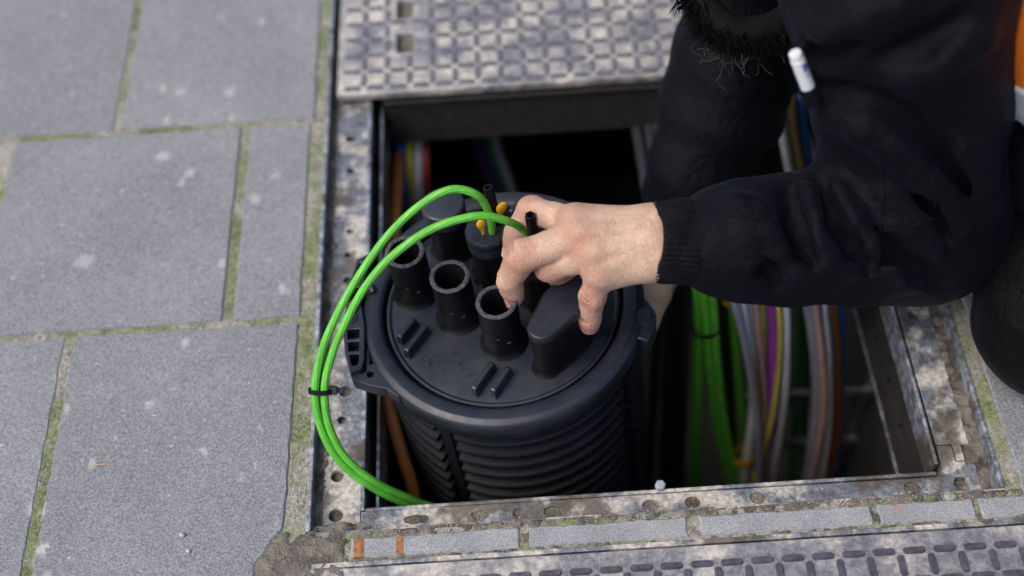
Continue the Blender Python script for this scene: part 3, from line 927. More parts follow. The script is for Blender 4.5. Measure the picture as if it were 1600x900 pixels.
# ================================================================== cables in the pit
C = {'black': (.03, .031, .036), 'green': (.14, .58, .04), 'dkgreen': (.03, .19, .07), 'grey': (.33, .33, .38), 'white': (.82, .84, .86), 'yellow': (.75, .66, .07),
     'purple': (.42, .07, .5), 'orange': (.55, .20, .05), 'pink': (.6, .36, .33), 'blue': (.04, .14, .48), 'red': (.40, .05, .03), 'tan': (.40, .28, .10), 'violet': (.05, .03, .10)}
for k_, c_ in C.items():
    M['cab_' + k_] = m_plain(k_ + '_cable_sheath', c_, .45, .2, .0003, 60)
CABLES = [
 ('black', 5, [(121, 45, -59), (126, 45, -148), (130, 45, -287), (137, 45, -493)], 'black duct nearest the closure in the dark bundle right of it'),
 ('black', 5, [(132, 55, -65), (138, 55, -165), (145, 55, -307), (156, 55, -517)], 'black duct second from the closure in the dark bundle'),
 ('black', 4, [(139, 62, -73), (147, 62, -174), (155, 62, -317), (167, 62, -529)], 'thin black duct third from the closure, set back in the bundle'),
 ('black', 5, [(142, 40, -46), (148, 40, -143), (158, 40, -282), (171, 40, -487)], 'black duct just left of the two bright green pit tubes'),
 ('black', 4.5, [(173, 34, -53), (186, 34, -153), (203, 34, -270), (231, 34, -475)], 'black duct between the bright green tubes and the coloured cables'),
 ('green', 5, [(142, 8, 0), (150, 8, -55), (160, 8, -179), (168, 8, -303), (180, 8, -452)], 'straight bright green pit tube beside the black ducts'),
 ('green', 3.6, [(144, 0, 0), (152, 0, -44), (166, 0, -145), (189, 0, -277), (225, 0, -442)], 'left one of the bright green twin tubes bowing right in the pit'),
 ('green', 3.6, [(151, 1, 0), (159, 1, -44), (173, 1, -145), (196, 1, -277), (232, 1, -442)], 'right one of the bright green twin tubes bowing right in the pit'),
 ('green', 4, [(174, 26, -18), (187, 26, -112), (205, 26, -222), (224, 26, -353), (243, 26, -493)], 'dim green tube under the yellow cap in the pit'),
 ('dkgreen', 4, [(254, 70, -119), (267, 70, -203), (281, 70, -325), (308, 70, -537)], 'dark green tube deep between the two coloured bundles, left of its pair'),
 ('dkgreen', 4, [(263, 76, -127), (277, 76, -212), (293, 76, -335), (322, 76, -549)], 'dark green tube deep between the two coloured bundles, right of its pair'),
 ('grey', 3.2, [(168, -13, -6), (183, -13, -66), (199, -13, -139), (215, -13, -221), (241, -13, -402)], 'thin light grey cable crossing in front of the white one'),
 ('pink', 2.5, [(180, -3, -20), (194, -3, -106), (212, -3, -195), (234, -3, -296), (255, -3, -430)], 'thin pinkish cable just right of the thin grey one'),
 ('white', 4, [(184, 6, -3), (195, 6, -76), (209, 6, -182), (215, 6, -230), (219, 2, -307), (226, 4, -440)], 'bright white cable in the coloured bundle'),
 ('yellow', 3.6, [(192, 9, -4), (203, 9, -77), (217, 9, -183), (224, 9, -255), (229, 12, -335), (236, 12, -439)], 'yellow cable right of the bright white one'),
 ('white', 3, [(200, 16, -16), (211, 16, -90), (225, 16, -197), (235, 16, -297), (250, 22, -461)], 'thin cream white cable between the yellow and the purple one'),
 ('purple', 5, [(203, 8, -8), (214, 8, -82), (225, 6, -165), (233, 2, -247), (238, 3, -340), (249, 2, -447)], 'purple cable in the coloured bundle'),
 ('white', 3, [(211, 14, -14), (223, 14, -89), (234, 14, -172), (242, 12, -268), (249, 14, -349), (260, 13, -457)], 'thin pale cable between the purple and the orange one'),
 ('orange', 3.6, [(217, 20, -23), (229, 20, -98), (241, 20, -194), (249, 20, -292), (256, 22, -376), (266, 24, -470)], 'orange brown cable on the right of the coloured bundle'),
 ('grey', 5, [(234, 10, -32), (256, 10, -129), (274, 10, -220), (286, 10, -323), (298, 10, -459)], 'thick grey cable left of the dark green one by the perforated tray'),
 ('dkgreen', 5, [(246, 16, -41), (267, 16, -140), (286, 16, -244), (298, 16, -336), (310, 16, -473)], 'dark green cable between two grey ones by the perforated tray'),
 ('grey', 4, [(254, 23, -48), (275, 23, -148), (294, 23, -252), (307, 23, -345), (321, 23, -484)], 'thinner grey cable right of the dark green one by the tray'),
 ('orange', 4.5, [(261, 30, -54), (283, 30, -155), (303, 30, -260), (318, 30, -354), (332, 30, -494)], 'brown orange cable nearest the perforated tray'),
 ('white', 2.4, [(176, -8, -10), (190, -6, -80), (206, 2, -160), (222, 10, -250), (240, 6, -420)], 'hair-thin white strand weaving in front of the pinkish cable'),
 ('pink', 2.6, [(188, 0, -8), (199, -2, -80), (216, 0, -170), (226, -6, -250), (238, -8, -430)], 'thin pink strand between the bright white and the yellow cable'),
 ('yellow', 2.2, [(207, 2, -12), (219, 0, -90), (228, 0, -170), (231, -6, -260), (228, -8, -430)], 'thin yellow strand along the right of the purple cable'),
 ('white', 3.2, [(214, 4, -14), (226, 4, -95), (238, 6, -180), (246, 6, -270), (256, 4, -440)], 'white cable curving outside the purple one'),
 ('green', 2.6, [(205, 24, -20), (215, 26, -100), (230, 28, -200), (246, 28, -320), (262, 30, -470)], 'thin green strand deep in the coloured bundle'),
 ('pink', 3.0, [(240, 4, -34), (261, 4, -130), (279, 4, -220), (290, 4, -320), (301, 4, -460)], 'pale pink cable alongside the thick grey one'),
 ('white', 2.6, [(250, 10, -44), (271, 10, -145), (290, 10, -248), (302, 10, -340), (314, 10, -478)], 'thin whitish cable in front of the dark green one by the tray'),
 ('blue', 3, [(269, 36, -58), (287, 36, -137), (311, 36, -277)], 'thin blue cable behind the brown orange one'),
 ('orange', 5, [(-101, -62, -40), (-93, -96, -75), (-88, -111, -95), (-86, -123, -125), (-84, -124, -240)], 'orange brown cable between the closure and the left frame skirt'),
 ('blue', 4, [(-93, 262, -72), (-95, 236, -82), (-95.5, 207, -100), (-96, 200, -130), (-101, 200, -218)], 'blue cable in the rear left corner of the pit'),
 ('yellow', 4, [(-85, 262, -74), (-87, 238, -84), (-88, 212, -102), (-90, 206, -134), (-95, 205, -225)], 'yellow cable in the rear left corner of the pit'),
 ('white', 4, [(-77, 262, -78), (-79, 240, -88), (-81, 212, -106), (-83, 204, -138), (-91, 204, -233)], 'white cable in the rear left corner of the pit'),
 ('red', 4, [(-70, 262, -80), (-72, 242, -90), (-74, 216, -108), (-76, 209, -142), (-84, 209, -240)], 'red cable in the rear left corner of the pit'),
 ('violet', 7, [(-34, 270, -60), (-22, 270, -149), (-10, 270, -211), (2, 270, -324)], 'dark violet cable slanting down behind the closure'),
 ('dkgreen', 3, [(-25, 272, -66), (-13.5, 272, -149), (-2.5, 272, -211), (9, 272, -324)], 'thin dark green cable behind the closure, between violet and grey'),
 ('grey', 5, [(-16, 276, -66), (-4, 276, -157), (7, 276, -218), (17, 276, -332)], 'grey cable slanting down behind the closure'),
 ('white', 4, [(243, 200, -20), (255, 200, -70), (270, 200, -126), (288, 200, -186)], 'white cable seen in the gap between the two sleeves'),
 ('tan', 4.4, [(254, 202, -23), (266, 202, -74), (282, 202, -129), (299, 202, -189)], 'tan cable seen in the gap between the two sleeves'),
 ('blue', 4, [(264, 204, -25), (277, 204, -77), (292, 204, -132), (309, 204, -193)], 'blue cable seen in the gap between the two sleeves'),
 ('red', 3, [(223, 206, -65), (231, 206, -110), (235, 206, -129), (245, 206, -189)], 'thin red cable behind the far sleeve'),
]
for c_, r_, p_, l_ in CABLES:
    p_ = [tuple(p) for p in p_]
    d = Vector(p_[-1]) - Vector(p_[-2])
    if p_[-1][2] > -430: p_.append(tuple(Vector(p_[-1]) + d * 1.2))
    d0 = Vector(p_[0]) - Vector(p_[1])
    a0 = Vector(p_[0])
    if a0.y < 100 and a0.z > -140:
        if a0.x < 180:
            p_ = [(a0.x + 4, 300 + a0.y, -78 - r_ * 3), (a0.x + 2, a0.y + 120, -62), (a0.x, a0.y + 30, a0.z + 6)] + p_
        else:
            p_ = [(349, a0.y + 12, -66 - r_ * 3), (318, a0.y + 8, -48), (a0.x + 16, a0.y + 2, min(a0.z + 12, -24))] + p_
    b = MB().tube(spline(p_, 7), r_, 14)
    tag(b.build('pit_cable', 'cab_' + c_, None, smooth=180), l_, 'cable', 'cables hanging in the pit')
# clips and rack
def clip(c, r, h, mat, name, label, cat):
    b = MB().lathe([(r - 1.2, -h), (r, -h), (r + .5, 0), (r, h), (r - 1.2, h)], 24, c, sy=.8)
    tag(b.build(name, mat, None), label, cat)
b = MB().lathe([(0, 12), (5, 12), (6.5, 10.5), (6.8, 2), (6.0, 0), (6.0, -8), (0, -8)][::-1], 24, (179, 24, -66))
tag(b.build('duct_cap', 'yellow', None), 'yellow end cap on a duct under the near sleeve', 'cap')
clip((217, 5, -322), 12, 7, 'yellow', 'cable_clip', 'yellow clip ring around the bottom of the coloured bundle', 'clip')
clip((229, 6, -262), 13, 1.6, 'tube', 'cable_tie', 'black tie around the coloured bundle above the yellow clip', 'cable tie')
clip((156.6, 3, -80), 12, 1.4, 'tube', 'cable_tie', 'black tie around the bright green pit tubes', 'cable tie')
rk = empty('cable_rack', (270, 40, -300))
tag(rk, 'grey metal cable rack with two arms behind the coloured bundles', 'cable rack')
for z in (-82, -279, -380):
    b = MB().box(205, 349, 44, 49, z - 4, z + 4); b.build('rack_arm', 'steel_clean', rk, smooth=0, bevel=.6)
b = MB().box(341, 347, 49, 56, -600, -50); b.build('rack_post', 'steel_clean', rk, smooth=0, bevel=.6)
b = MB().box(262, 276, 38, 44, -290, -262); b.build('rack_clamp', 'steel_clean', rk, smooth=0, bevel=2)

# ================================================================== person
#SDF-BEGIN
f32 = np.float32
def smin(a, b, k):
    if k <= 0: return np.minimum(a, b)
    h = np.maximum(k - np.abs(a - b), 0) / k
    return np.minimum(a, b) - h * h * k * f32(.25)
def smax(a, b, k):
    return -smin(-a, -b, k)
def cone(P, a, b, ra, rb):
    """rounded cone between two points"""
    a = np.asarray(a, f32); b = np.asarray(b, f32)
    d = b - a; L2 = float(d @ d)
    if L2 < 1e-6: return np.sqrt(((P - a) ** 2).sum(-1)) - f32(ra)
    q = P - a
    t = np.clip((q @ d) / f32(L2), 0, 1)
    return np.sqrt(((q - t[..., None] * d) ** 2).sum(-1)) - (f32(ra) + t * f32(rb - ra))
def ell(P, c, r, M3=None):
    q = P - np.asarray(c, f32)
    if M3 is not None: q = q @ np.asarray(M3, f32)
    r = np.asarray(r, f32)
    k0 = np.sqrt(((q / r) ** 2).sum(-1)); k1 = np.sqrt(((q / (r * r)) ** 2).sum(-1)) + f32(1e-6)
    return k0 * (k0 - 1) / k1
def chain(P, pts, rad, k):
    d = None
    for i in range(len(pts) - 1):
        c = cone(P, pts[i], pts[i + 1], rad[i], rad[i + 1])
        d = c if d is None else smin(d, c, k)
    return d
def nrm(v):
    v = np.asarray(v, float); return v / (np.linalg.norm(v) + 1e-9)
#SDF-END
def surface_net(fn, lo, hi, h):
    lo = np.asarray(lo, float); hi = np.asarray(hi, float)
    n = np.ceil((hi - lo) / h).astype(int) + 1
    ax = [lo[i] + h * np.arange(n[i]) for i in range(3)]
    F = np.empty(n, f32)
    step = max(1, int(1.2e6 // (n[1] * n[2])))
    for i in range(0, n[0], step):
        X, Y, Z = np.meshgrid(ax[0][i:i + step], ax[1], ax[2], indexing='ij')
        F[i:i + step] = fn(np.stack([X, Y, Z], -1).astype(f32))
    ins = F < 0
    m = n - 1
    cnt = np.zeros(m, np.int8)
    for dx in (0, 1):
        for dy in (0, 1):
            for dz in (0, 1):
                cnt += ins[dx:dx + m[0], dy:dy + m[1], dz:dz + m[2]]
    act = (cnt > 0) & (cnt < 8)
    idx = -np.ones(m, np.int64)
    cells = np.argwhere(act)
    idx[act] = np.arange(len(cells))
    acc = np.zeros((len(cells), 3)); num = np.zeros(len(cells))
    cor = [(0, 0, 0), (1, 0, 0), (0, 1, 0), (1, 1, 0), (0, 0, 1), (1, 0, 1), (0, 1, 1), (1, 1, 1)]
    for a, c in ((0, 1), (2, 3), (4, 5), (6, 7), (0, 2), (1, 3), (4, 6), (5, 7), (0, 4), (1, 5), (2, 6), (3, 7)):
        A = cells + cor[a]; B = cells + cor[c]
        fa = F[A[:, 0], A[:, 1], A[:, 2]].astype(float); fb = F[B[:, 0], B[:, 1], B[:, 2]].astype(float)
        s = (fa < 0) != (fb < 0)
        t = np.where(s, fa / np.where(s, fa - fb, 1), 0)
        p = A + (np.asarray(cor[c]) - np.asarray(cor[a])) * t[:, None]
        acc[s] += p[s]; num[s] += 1
    V = lo + h * acc / num[:, None]
    quads = []
    for axn in range(3):
        u, w = (axn + 1) % 3, (axn + 2) % 3
        sl0 = [slice(1, m[i]) for i in range(3)]; sl0[axn] = slice(0, m[axn])
        sl1 = [slice(1, m[i]) for i in range(3)]; sl1[axn] = slice(1, m[axn] + 1)
        e0 = ins[tuple(sl0)]; e1 = ins[tuple(sl1)]
        E = np.argwhere(e0 != e1)
        if not len(E): continue
        flip = e0[E[:, 0], E[:, 1], E[:, 2]]
        base = E + 1; base[:, axn] -= 1
        du = np.zeros(3, int); du[u] = 1
        dw = np.zeros(3, int); dw[w] = 1
        g = lambda o: idx[tuple((base + o).T)]
        q = np.stack([g(-du - dw), g(-dw), g(0 * du), g(-du)], 1)
        q[~flip] = q[~flip][:, ::-1]
        quads.append(q)
    Q = np.concatenate(quads)
    Q = Q[(Q >= 0).all(1)]
    return V, Q
def mesh_np(name, V, Q, mat, parent, attrs=None):
    me = bpy.data.meshes.new(name)
    o3 = np.array(ORG.get(parent, Vector((0, 0, 0))))
    me.vertices.add(len(V)); me.loops.add(Q.size); me.polygons.add(len(Q))
    me.vertices.foreach_set('co', ((V - o3) * S).astype(f32).ravel())
    me.loops.foreach_set('vertex_index', Q.astype(np.int32).ravel())
    me.polygons.foreach_set('loop_start', (np.arange(len(Q)) * 4).astype(np.int32))
    me.polygons.foreach_set('loop_total', np.full(len(Q), 4, np.int32))
    me.polygons.foreach_set('use_smooth', np.ones(len(Q), bool))
    me.update(calc_edges=True); me.validate()
    for k, a in (attrs or {}).items():
        at = me.attributes.new(k, 'FLOAT', 'POINT')
        at.data.foreach_set('value', a.astype(f32))
    me.materials.append(M[mat])
    o = bpy.data.objects.new(name, me)
    col.objects.link(o)
    o.parent = parent; ORG[o] = Vector(o3)
    return o
#HAND-BEGIN
# left hand: joints (mm)
H_I = [(44.5, -47.5, 138), (17, -21, 119), (5.5, -28, 106), (2.0, -33, 95)]
H_M = [(46.5, -61, 141.5), (8, -63.5, 126), (-1.5, -68, 107), (1, -70.5, 91)]
H_R = [(54, -72, 136.5), (26.5, -64.5, 115), (32, -58, 96), (44, -55, 92)]
H_P = [(57.5, -80, 125.5), (52.5, -85.5, 107), (50.6, -88, 89), (50.4, -89, 78)]
H_T = [(84, -52, 124), (60, -30, 110), (36, -20, 104), (18, -18, 99)]
WR, WU = (94, -62, 140), (92, -73, 134)
FA = (150, -64, 128)
R_I = (10.4, 10.0, 8.2, 6.6); R_M = (11.4, 11.0, 8.4, 7.0); R_R = (11.2, 10.6, 8.6, 7.2); R_P = (9.8, 8.5, 7.5, 6.7); R_T = (15, 12.5, 10.5, 8.4)
def finger(P, J, rad):
    JJ, rr = [J[0]], [rad[0]]
    for i in range(3):
        JJ += [tuple((np.array(J[i]) + np.array(J[i + 1])) / 2), J[i + 1]]
        rr += [(rad[i] + rad[i + 1]) / 2 * (.90, .93, 1.0)[i], rad[i + 1]]
    d = chain(P, JJ, rr, 3.0)
    # pads between the joints stay slimmer, knuckles stand out
    out = nrm(np.array(J[1]) - (np.array(J[0]) + np.array(J[2])) / 2)
    d = smin(d, ell(P, np.array(J[1]) + out * 2.0, (rad[1] * .86,) * 3), 4)
    return d
def grooves(P, d, J, rad, side):
    out = nrm(np.array(J[1]) - (np.array(J[0]) + np.array(J[2])) / 2)
    for jn, offs, ww in ((1, (-5.2, -2.4, .4, 3.2, 5.6), 7.0), (2, (-1.6, 1.2), 5.0)):
        j = np.array(J[jn], float)
        ax = nrm(nrm(np.array(J[jn]) - np.array(J[jn - 1])) + nrm(np.array(J[jn + 1]) - np.array(J[jn])))
        o = nrm(out - ax * (out @ ax)); lat = np.cross(ax, o)
        for q, s in enumerate(offs):
            c = j + ax * s + o * (rad[jn] + (1.6 if jn == 1 else .2) - .04 * s * s)
            dep = 1.0 if q % 2 == 0 else 1.4
            g = chain(P, [c - lat * ww - o * 2.6 + ax * .8, c - lat * ww * .4 - o * .2, c + lat * ww * .45 - o * .1, c + lat * ww - o * 2.6 - ax * .6], (.4, dep, dep, .4), .5)
            d = smax(d, -g, .7)
    return d
def hand_sdf(P, detail=True):
    palm = cone(P, WR, H_I[0], 14.5, 11.8)
    palm = smin(palm, cone(P, WR, H_M[0], 15, 12.2), 8)
    palm = smin(palm, cone(P, WU, H_R[0], 14.5, 11.8), 8)
    palm = smin(palm, cone(P, WU, H_P[0], 14.5, 10.8), 9)
    palm = smin(palm, cone(P, (86, -72, 129), (66, -75, 121), 11.5, 9.5), 10)
    palm = smin(palm, cone(P, H_T[0], H_T[1], 15, 12), 10)
    palm = smin(palm, cone(P, WR, FA, 15.5, 20), 10)
    palm = smin(palm, cone(P, WU, FA, 15, 20), 10)
    if detail:
        up = np.array((-.02, -.42, .9))
        for J, w, r in ((H_I, WR, 2.4), (H_M, WR, 2.8), (H_R, WU, 2.8), (H_P, WU, 2.4)):
            a = np.array(J[0]) + up * 11.0; c = np.array(w) * .75 + np.array(J[0]) * .25 + up * 15.4
            palm = smin(palm, chain(P, [a, a * .6 + c * .4 + up * .6, c], (r, r * .85, .5), 1), 5)
            palm = smin(palm, ell(P, np.array(J[0]) + up * 5.4, (7.6,) * 3), 5)
        for s in (0, 4.5, 9.5):                                   # creases at the wrist
            palm = smax(palm, -chain(P, [(84 + s, -98, 118), (88 + s, -96.5, 132), (91.5 + s, -90, 142)], (.8, .9, .3), 1), 2)
    d = palm
    for J, r in ((H_I, R_I), (H_M, R_M), (H_R, R_R), (H_P, R_P)):
        fg = finger(P, J, r)
        if detail: fg = grooves(P, fg, J, r, 1)
        near = smin(palm, fg, 5)
        d = smin(d, near, 1.6)
    th = chain(P, H_T, R_T, 3)
    d = smin(d, smin(palm, th, 8), 1.2)
    return d
#HAND-END
person = empty('person', (480, 120, 0))
tag(person, 'person in dark jacket kneeling at the pit, one hand on the black closure', 'person')
V1, Q1 = surface_net(hand_sdf, (-16, -108, 72), (152, 12, 172), .85)
tone = np.zeros(len(V1)); crease = np.zeros(len(V1))
for J, rd in ((H_I, R_I), (H_M, R_M), (H_R, R_R), (H_P, R_P)):
    for jn, s, a in ((0, 9, .75), (1, 8, .8), (2, 6, .5), (3, 7, .8)):
        c = np.array(J[jn])
        tone += a * np.exp(-((np.linalg.norm(V1 - c, axis=1) - rd[jn]) / s) ** 2) * np.exp(-(np.linalg.norm(V1 - c, axis=1) / (rd[jn] + 6)) ** 4)
smooth_d = hand_sdf(V1.astype(f32), False)
flat = smooth_d - np.percentile(smooth_d, 50)
for J, rd in ((H_I, R_I), (H_M, R_M), (H_R, R_R), (H_P, R_P)):
    out = nrm(np.array(J[1]) - (np.array(J[0]) + np.array(J[2])) / 2)
    near = np.linalg.norm(V1 - (np.array(J[1]) + out * rd[1]), axis=1) < 11
    ref = finger(V1.astype(f32), J, rd)
    crease[near] = np.maximum(crease[near], np.clip((-ref[near] - .12) / .6, 0, 1))
tone = np.clip(tone, 0, 1)

# right hand, gripping the closure from behind
G_I = [(108, 4, -34), (93, -18, -40), (86, -38, -44), (82, -52, -46)]
G_M = [(108, 12, -52), (91, -8, -58), (82, -30, -62), (78, -46, -64)]
G_R = [(108, 22, -68), (92, 4, -76), (82, -16, -82), (78, -32, -84)]
G_P = [(109, 32, -82), (94, 20, -92), (86, 4, -98), (82, -10, -100)]
G_T = [(118, 22, -14), (110, -6, -10), (100, -28, -16), (94, -42, -22)]
GW = (128, 47, -24)
def rhand_sdf(P):
    d = None
    for J, r in ((G_I, R_I), (G_M, R_M), (G_R, R_R), (G_P, R_P)):
        m = cone(P, GW, J[0], 19, r[0])
        d = m if d is None else smin(d, m, 8)
    d = smin(d, cone(P, GW, G_T[0], 18, 13), 10)
    d = smin(d, cone(P, GW, (158, 96, 30), 19, 24), 10)
    p = d
    for J, r in ((G_I, R_I), (G_M, R_M), (G_R, R_R), (G_P, R_P), (G_T, R_T)):
        d = smin(d, smin(p, chain(P, J, r, 3), 6), 1.4)
    return d
V2, Q2 = surface_net(rhand_sdf, (60, -50, -112), (200, 170, 70), 2.2)
#JACKET-BEGIN
SH_L, EL_L = (228, 5, 312), (296, -30, 84)
SH_R, EL_R = (232, 285, 345), (174, 120, 56)
HEAD = (118, 130, 452)
HIP_L, HIP_R = (690, 80, 330), (690, 240, 330)
KN_L, KN_R = (386, -90, 61), (440, 300, 62)
#JACKET-END
def head_sdf(P):
    # looks down and to the left, into the pit
    fz = nrm((-.62, -.08, -.78)); upv = nrm(np.array((-.78, 0, .62))); lat = np.cross(upv, fz)
    Mx = np.stack([fz, lat, upv], 1)
    c = np.array(HEAD, float)
    A = lambda a, l, u: c + fz * a + lat * l + upv * u
    d = ell(P, A(-8, 0, 18), (94, 74, 92), Mx)
    d = smin(d, ell(P, A(32, 0, -48), (58, 56, 68), Mx), 30)
    d = smin(d, ell(P, A(74, 0, -88), (20, 26, 20), Mx), 22)                 # chin
    d = smin(d, cone(P, A(84, 0, 8), A(104, 0, -28), 7, 13), 10)             # nose
    for s in (-1, 1):
        d = smin(d, ell(P, A(99, s * 11, -30), (9, 8, 7), Mx), 5)
        d = smax(d, -ell(P, A(94, s * 31, 0), (15, 16, 11), Mx), 9)          # eye sockets
        d = smin(d, ell(P, A(76, s * 31, 0), (13, 13, 12), Mx), 2)           # eyeballs
        d = smin(d, cone(P, A(84, s * 12, 16), A(78, s * 48, 14), 8, 7), 9)  # brow
        d = smin(d, ell(P, A(-6, s * 74, -8), (17, 9, 31), Mx), 5)           # ears
        d = smin(d, ell(P, A(72, s * 40, -30), (18, 17, 15), Mx), 12)        # cheeks
    d = smin(d, cone(P, A(88, -19, -54), A(88, 19, -54), 6, 6), 5)           # lips
    d = smax(d, -cone(P, A(97, -22, -54), A(97, 22, -54), 1.6, 1.6), 2)
    d = smin(d, cone(P, A(-20, 0, -60), (220, 125, 360), 56, 62), 20)        # neck
    return d
V3, Q3 = surface_net(head_sdf, (-20, 20, 320), (260, 240, 570), 4.0)
def core_sdf(P):
    d = chain(P, [(260, 66, 318), (460, 85, 350), HIP_L], (62, 88, 92), 30)
    d = smin(d, chain(P, [(240, 220, 340), (460, 220, 360), HIP_R], (70, 88, 92), 30), 60)
    d = smin(d, chain(P, [SH_L, EL_L, FA], (44, 36, 24), 12), 20)
    d = smin(d, chain(P, [SH_R, EL_R, (140, 66, 0)], (44, 32, 20), 12), 20)
    d = smin(d, chain(P, [HIP_L, KN_L, (760, -20, 58), (800, -20, 40)], (76, 48, 36, 28), 14), 20)
    d = smin(d, chain(P, [HIP_R, KN_R, (770, 290, 58), (810, 290, 40)], (76, 48, 36, 28), 14), 20)
    return d
V4, Q4 = surface_net(core_sdf, (90, -170, 0), (900, 420, 480), 9.0)
VV, QQ, off = [], [], 0
for v_, q_ in ((V1, Q1), (V2, Q2), (V3, Q3), (V4, Q4)):
    VV.append(v_); QQ.append(q_ + off); off += len(v_)
nrest = off - len(V1)
body = mesh_np('body', np.concatenate(VV), np.concatenate(QQ), 'skin', person,
               {'tone': np.concatenate([tone, np.full(nrest, .25)]), 'crease': np.concatenate([crease, np.zeros(nrest)])})
body['label'] = 'bare left hand with spread fingers, skin reddened at the knuckles'
# fingernails
def nail(J, r, dorsal, w=5.2):
    ax = nrm(np.array(J[3]) - np.array(J[2])); o = nrm(dorsal - ax * (dorsal @ ax)); lat = np.cross(ax, o)
    c = np.array(J[3]) + ax * (r * .18) + o * (r * .62)
    b = MB(); v, f = [], []
    nu, nv = 9, 9
    for i in range(nu):
        for j in range(nv):
            u = -1 + 2 * i / (nu - 1); t = -1 + 2 * j / (nv - 1)
            k = math.sqrt(max(0, 1 - .5 * t * t)); kk = math.sqrt(max(0, 1 - .5 * u * u))
            U, T = u * k, t * kk
            p = c + lat * (U * w) + ax * (T * w * 1.15) + o * (r * .40 * (1 - .75 * U * U) - (.9 if T < -.6 else 0) - .25 * (T > .3) * T)
            v.append(tuple(p))
    for i in range(nu - 1):
        for j in range(nv - 1):
            a = i * nv + j
            f.append((a, a + 1, a + nv + 1, a + nv))
    b.add(v, f)
    b.build('fingernail', 'nail', person, smooth=180)
for J, r in ((H_I, R_I), (H_M, R_M), (H_R, R_R), (H_P, R_P)):
    o = nrm(np.array(J[1]) - (np.array(J[0]) + np.array(J[2])) / 2)
    if J is not H_P: nail(J, r[3], np.array((-1, -.35, .1)) if J is not H_R else o, 4.8)
nail(H_T, R_T[3], np.array((-.2, .6, .6)), 6)

# ------------------------------------------------------------------ clothes
#SLEEVE-BEGIN
SL = [(136, -66.5, 132.5), (150, -65, 129.5), (182, -62, 123), (235, -50, 108), (284, -34, 92), (279, -20, 122), (261, -6, 190), (235, 4, 284), (237, 22, 326)]
SR_ = [34, 38.5, 42, 47, 49.5, 54, 61, 67, 70]
FOLDS = [([(157, -73, 170), (160, -87, 165), (165, -96, 156), (176, -103, 145), (185, -104, 141)], 7, 15),
         ([(189, -58, 168), (187, -79, 165), (189, -91, 158), (196, -97, 149), (213, -98, 135)], 8, 15),
         ([(205, -57, 165), (212, -74, 159), (224, -86, 147), (241, -95, 132), (266, -94, 110)], 8, 15),
         ([(142, -66, 170), (142, -84, 166), (147, -98, 154)], 6, 20),
         ([(199, -38, 214), (214, -55, 221), (232, -63, 214), (256, -70, 189), (286, -75, 145)], 9, 20),
         ([(177, -35, 276), (184, -44, 292), (196, -50, 306), (212, -55, 315)], 10, 20),
         ([(227, -65, 271), (242, -66, 283), (262, -61, 292)], 9, 20),
         ([(238, -66, 171), (251, -76, 154), (266, -85, 137)], 8, 20),
         ([(271, -67, 211), (294, -64, 175), (308, -66, 145)], 8, 20)]
DENTS = [([(156, -91, 158), (160, -100, 146), (167, -104, 132)], 6, 11),
         ([(178, -58, 166), (178, -80, 163), (182, -92, 154), (189, -98, 146)], 7, 11),
         ([(200, -52, 163), (201, -77, 159), (211, -87, 147), (227, -92, 134)], 7, 11),
         ([(227, -80, 148), (240, -87, 139), (258, -91, 123), (280, -89, 104)], 7, 11),
         ([(193, -33, 234), (203, -47, 244), (217, -56, 245), (236, -62, 235), (261, -67, 205), (297, -64, 156)], 7, 11),
         ([(183, -26, 251), (186, -43, 277), (195, -51, 291)], 9, 11),
         ([(211, -60, 284), (228, -63, 295), (246, -59, 307)], 7, 11),
         ([(244, -65, 196), (261, -69, 168), (278, -78, 138)], 6, 11)]
def sleeve_l(P):
    d = chain(P, SL[:5], SR_[:5], 10)
    d = smin(d, chain(P, SL[4:], SR_[4:], 10), 26)
    d = smin(d, ell(P, (306, -24, 78), (34, 34, 36)), 30)
    for pts, r, k in FOLDS:
        rr = [r * (.5 if i in (0, len(pts) - 1) else 1) for i in range(len(pts))]
        d = smin(d, chain(P, pts, rr, 4), k)
    for pts, r, k in DENTS:
        rr = [r * (.5 if i in (0, len(pts) - 1) else 1) for i in range(len(pts))]
        d = smax(d, -chain(P, pts, rr, 4), k)
    return d
#SLEEVE-END
def put(name, fn, lo, hi, h, mat, parent=person):
    v, q = surface_net(fn, lo, hi, h)
    return mesh_np(name, v, q, mat, parent)
put('sleeve', sleeve_l, (90, -135, 20), (360, 60, 450), 2.6, 'fabric')
def sleeve_r(P):
    d = chain(P, [(137, 61, -9), (150, 84, 18), EL_R, (204, 190, 170), (222, 250, 290), (232, 285, 345)], (29, 36, 46, 50, 60, 66), 20)
    s = np.sin(P[..., 2] * .11 + P[..., 0] * .05) * np.sin(P[..., 1] * .05 + P[..., 2] * .03)
    return d - s * f32(2.5)
put('sleeve', sleeve_r, (80, 10, -60), (320, 380, 430), 4.0, 'fabric')
def torso(P):
    d = chain(P, [(262, 66, 318), (460, 85, 350), (640, 90, 350)], (84, 112, 118), 30)
    d = smin(d, chain(P, [(225, 225, 340), (460, 225, 365), (640, 230, 350)], (88, 116, 118), 30), 70)
    d = smin(d, cone(P, (222, 100, 330), (215, 185, 340), 60, 64), 40)
    d = smin(d, chain(P, [(348, 16, 280), (376, -14, 138), (470, 20, 190)], (60, 48, 60), 20), 40)
    s = np.sin(P[..., 0] * .06 + P[..., 1] * .035) * np.sin(P[..., 2] * .045 + P[..., 1] * .02)
    d = d - s * f32(3)
    return smax(d, P[..., 0] - f32(735), 8)
put('jacket_body', torso, (80, -110, 85), (780, 390, 520), 5.5, 'fabric')
def vest(P):
    d = torso(P) - f32(7)
    d = smax(d, f32(272) - P[..., 0], 4)
    d = smax(d, f32(192) - P[..., 2], 4)
    return smax(d, P[..., 0] - f32(640), 4)
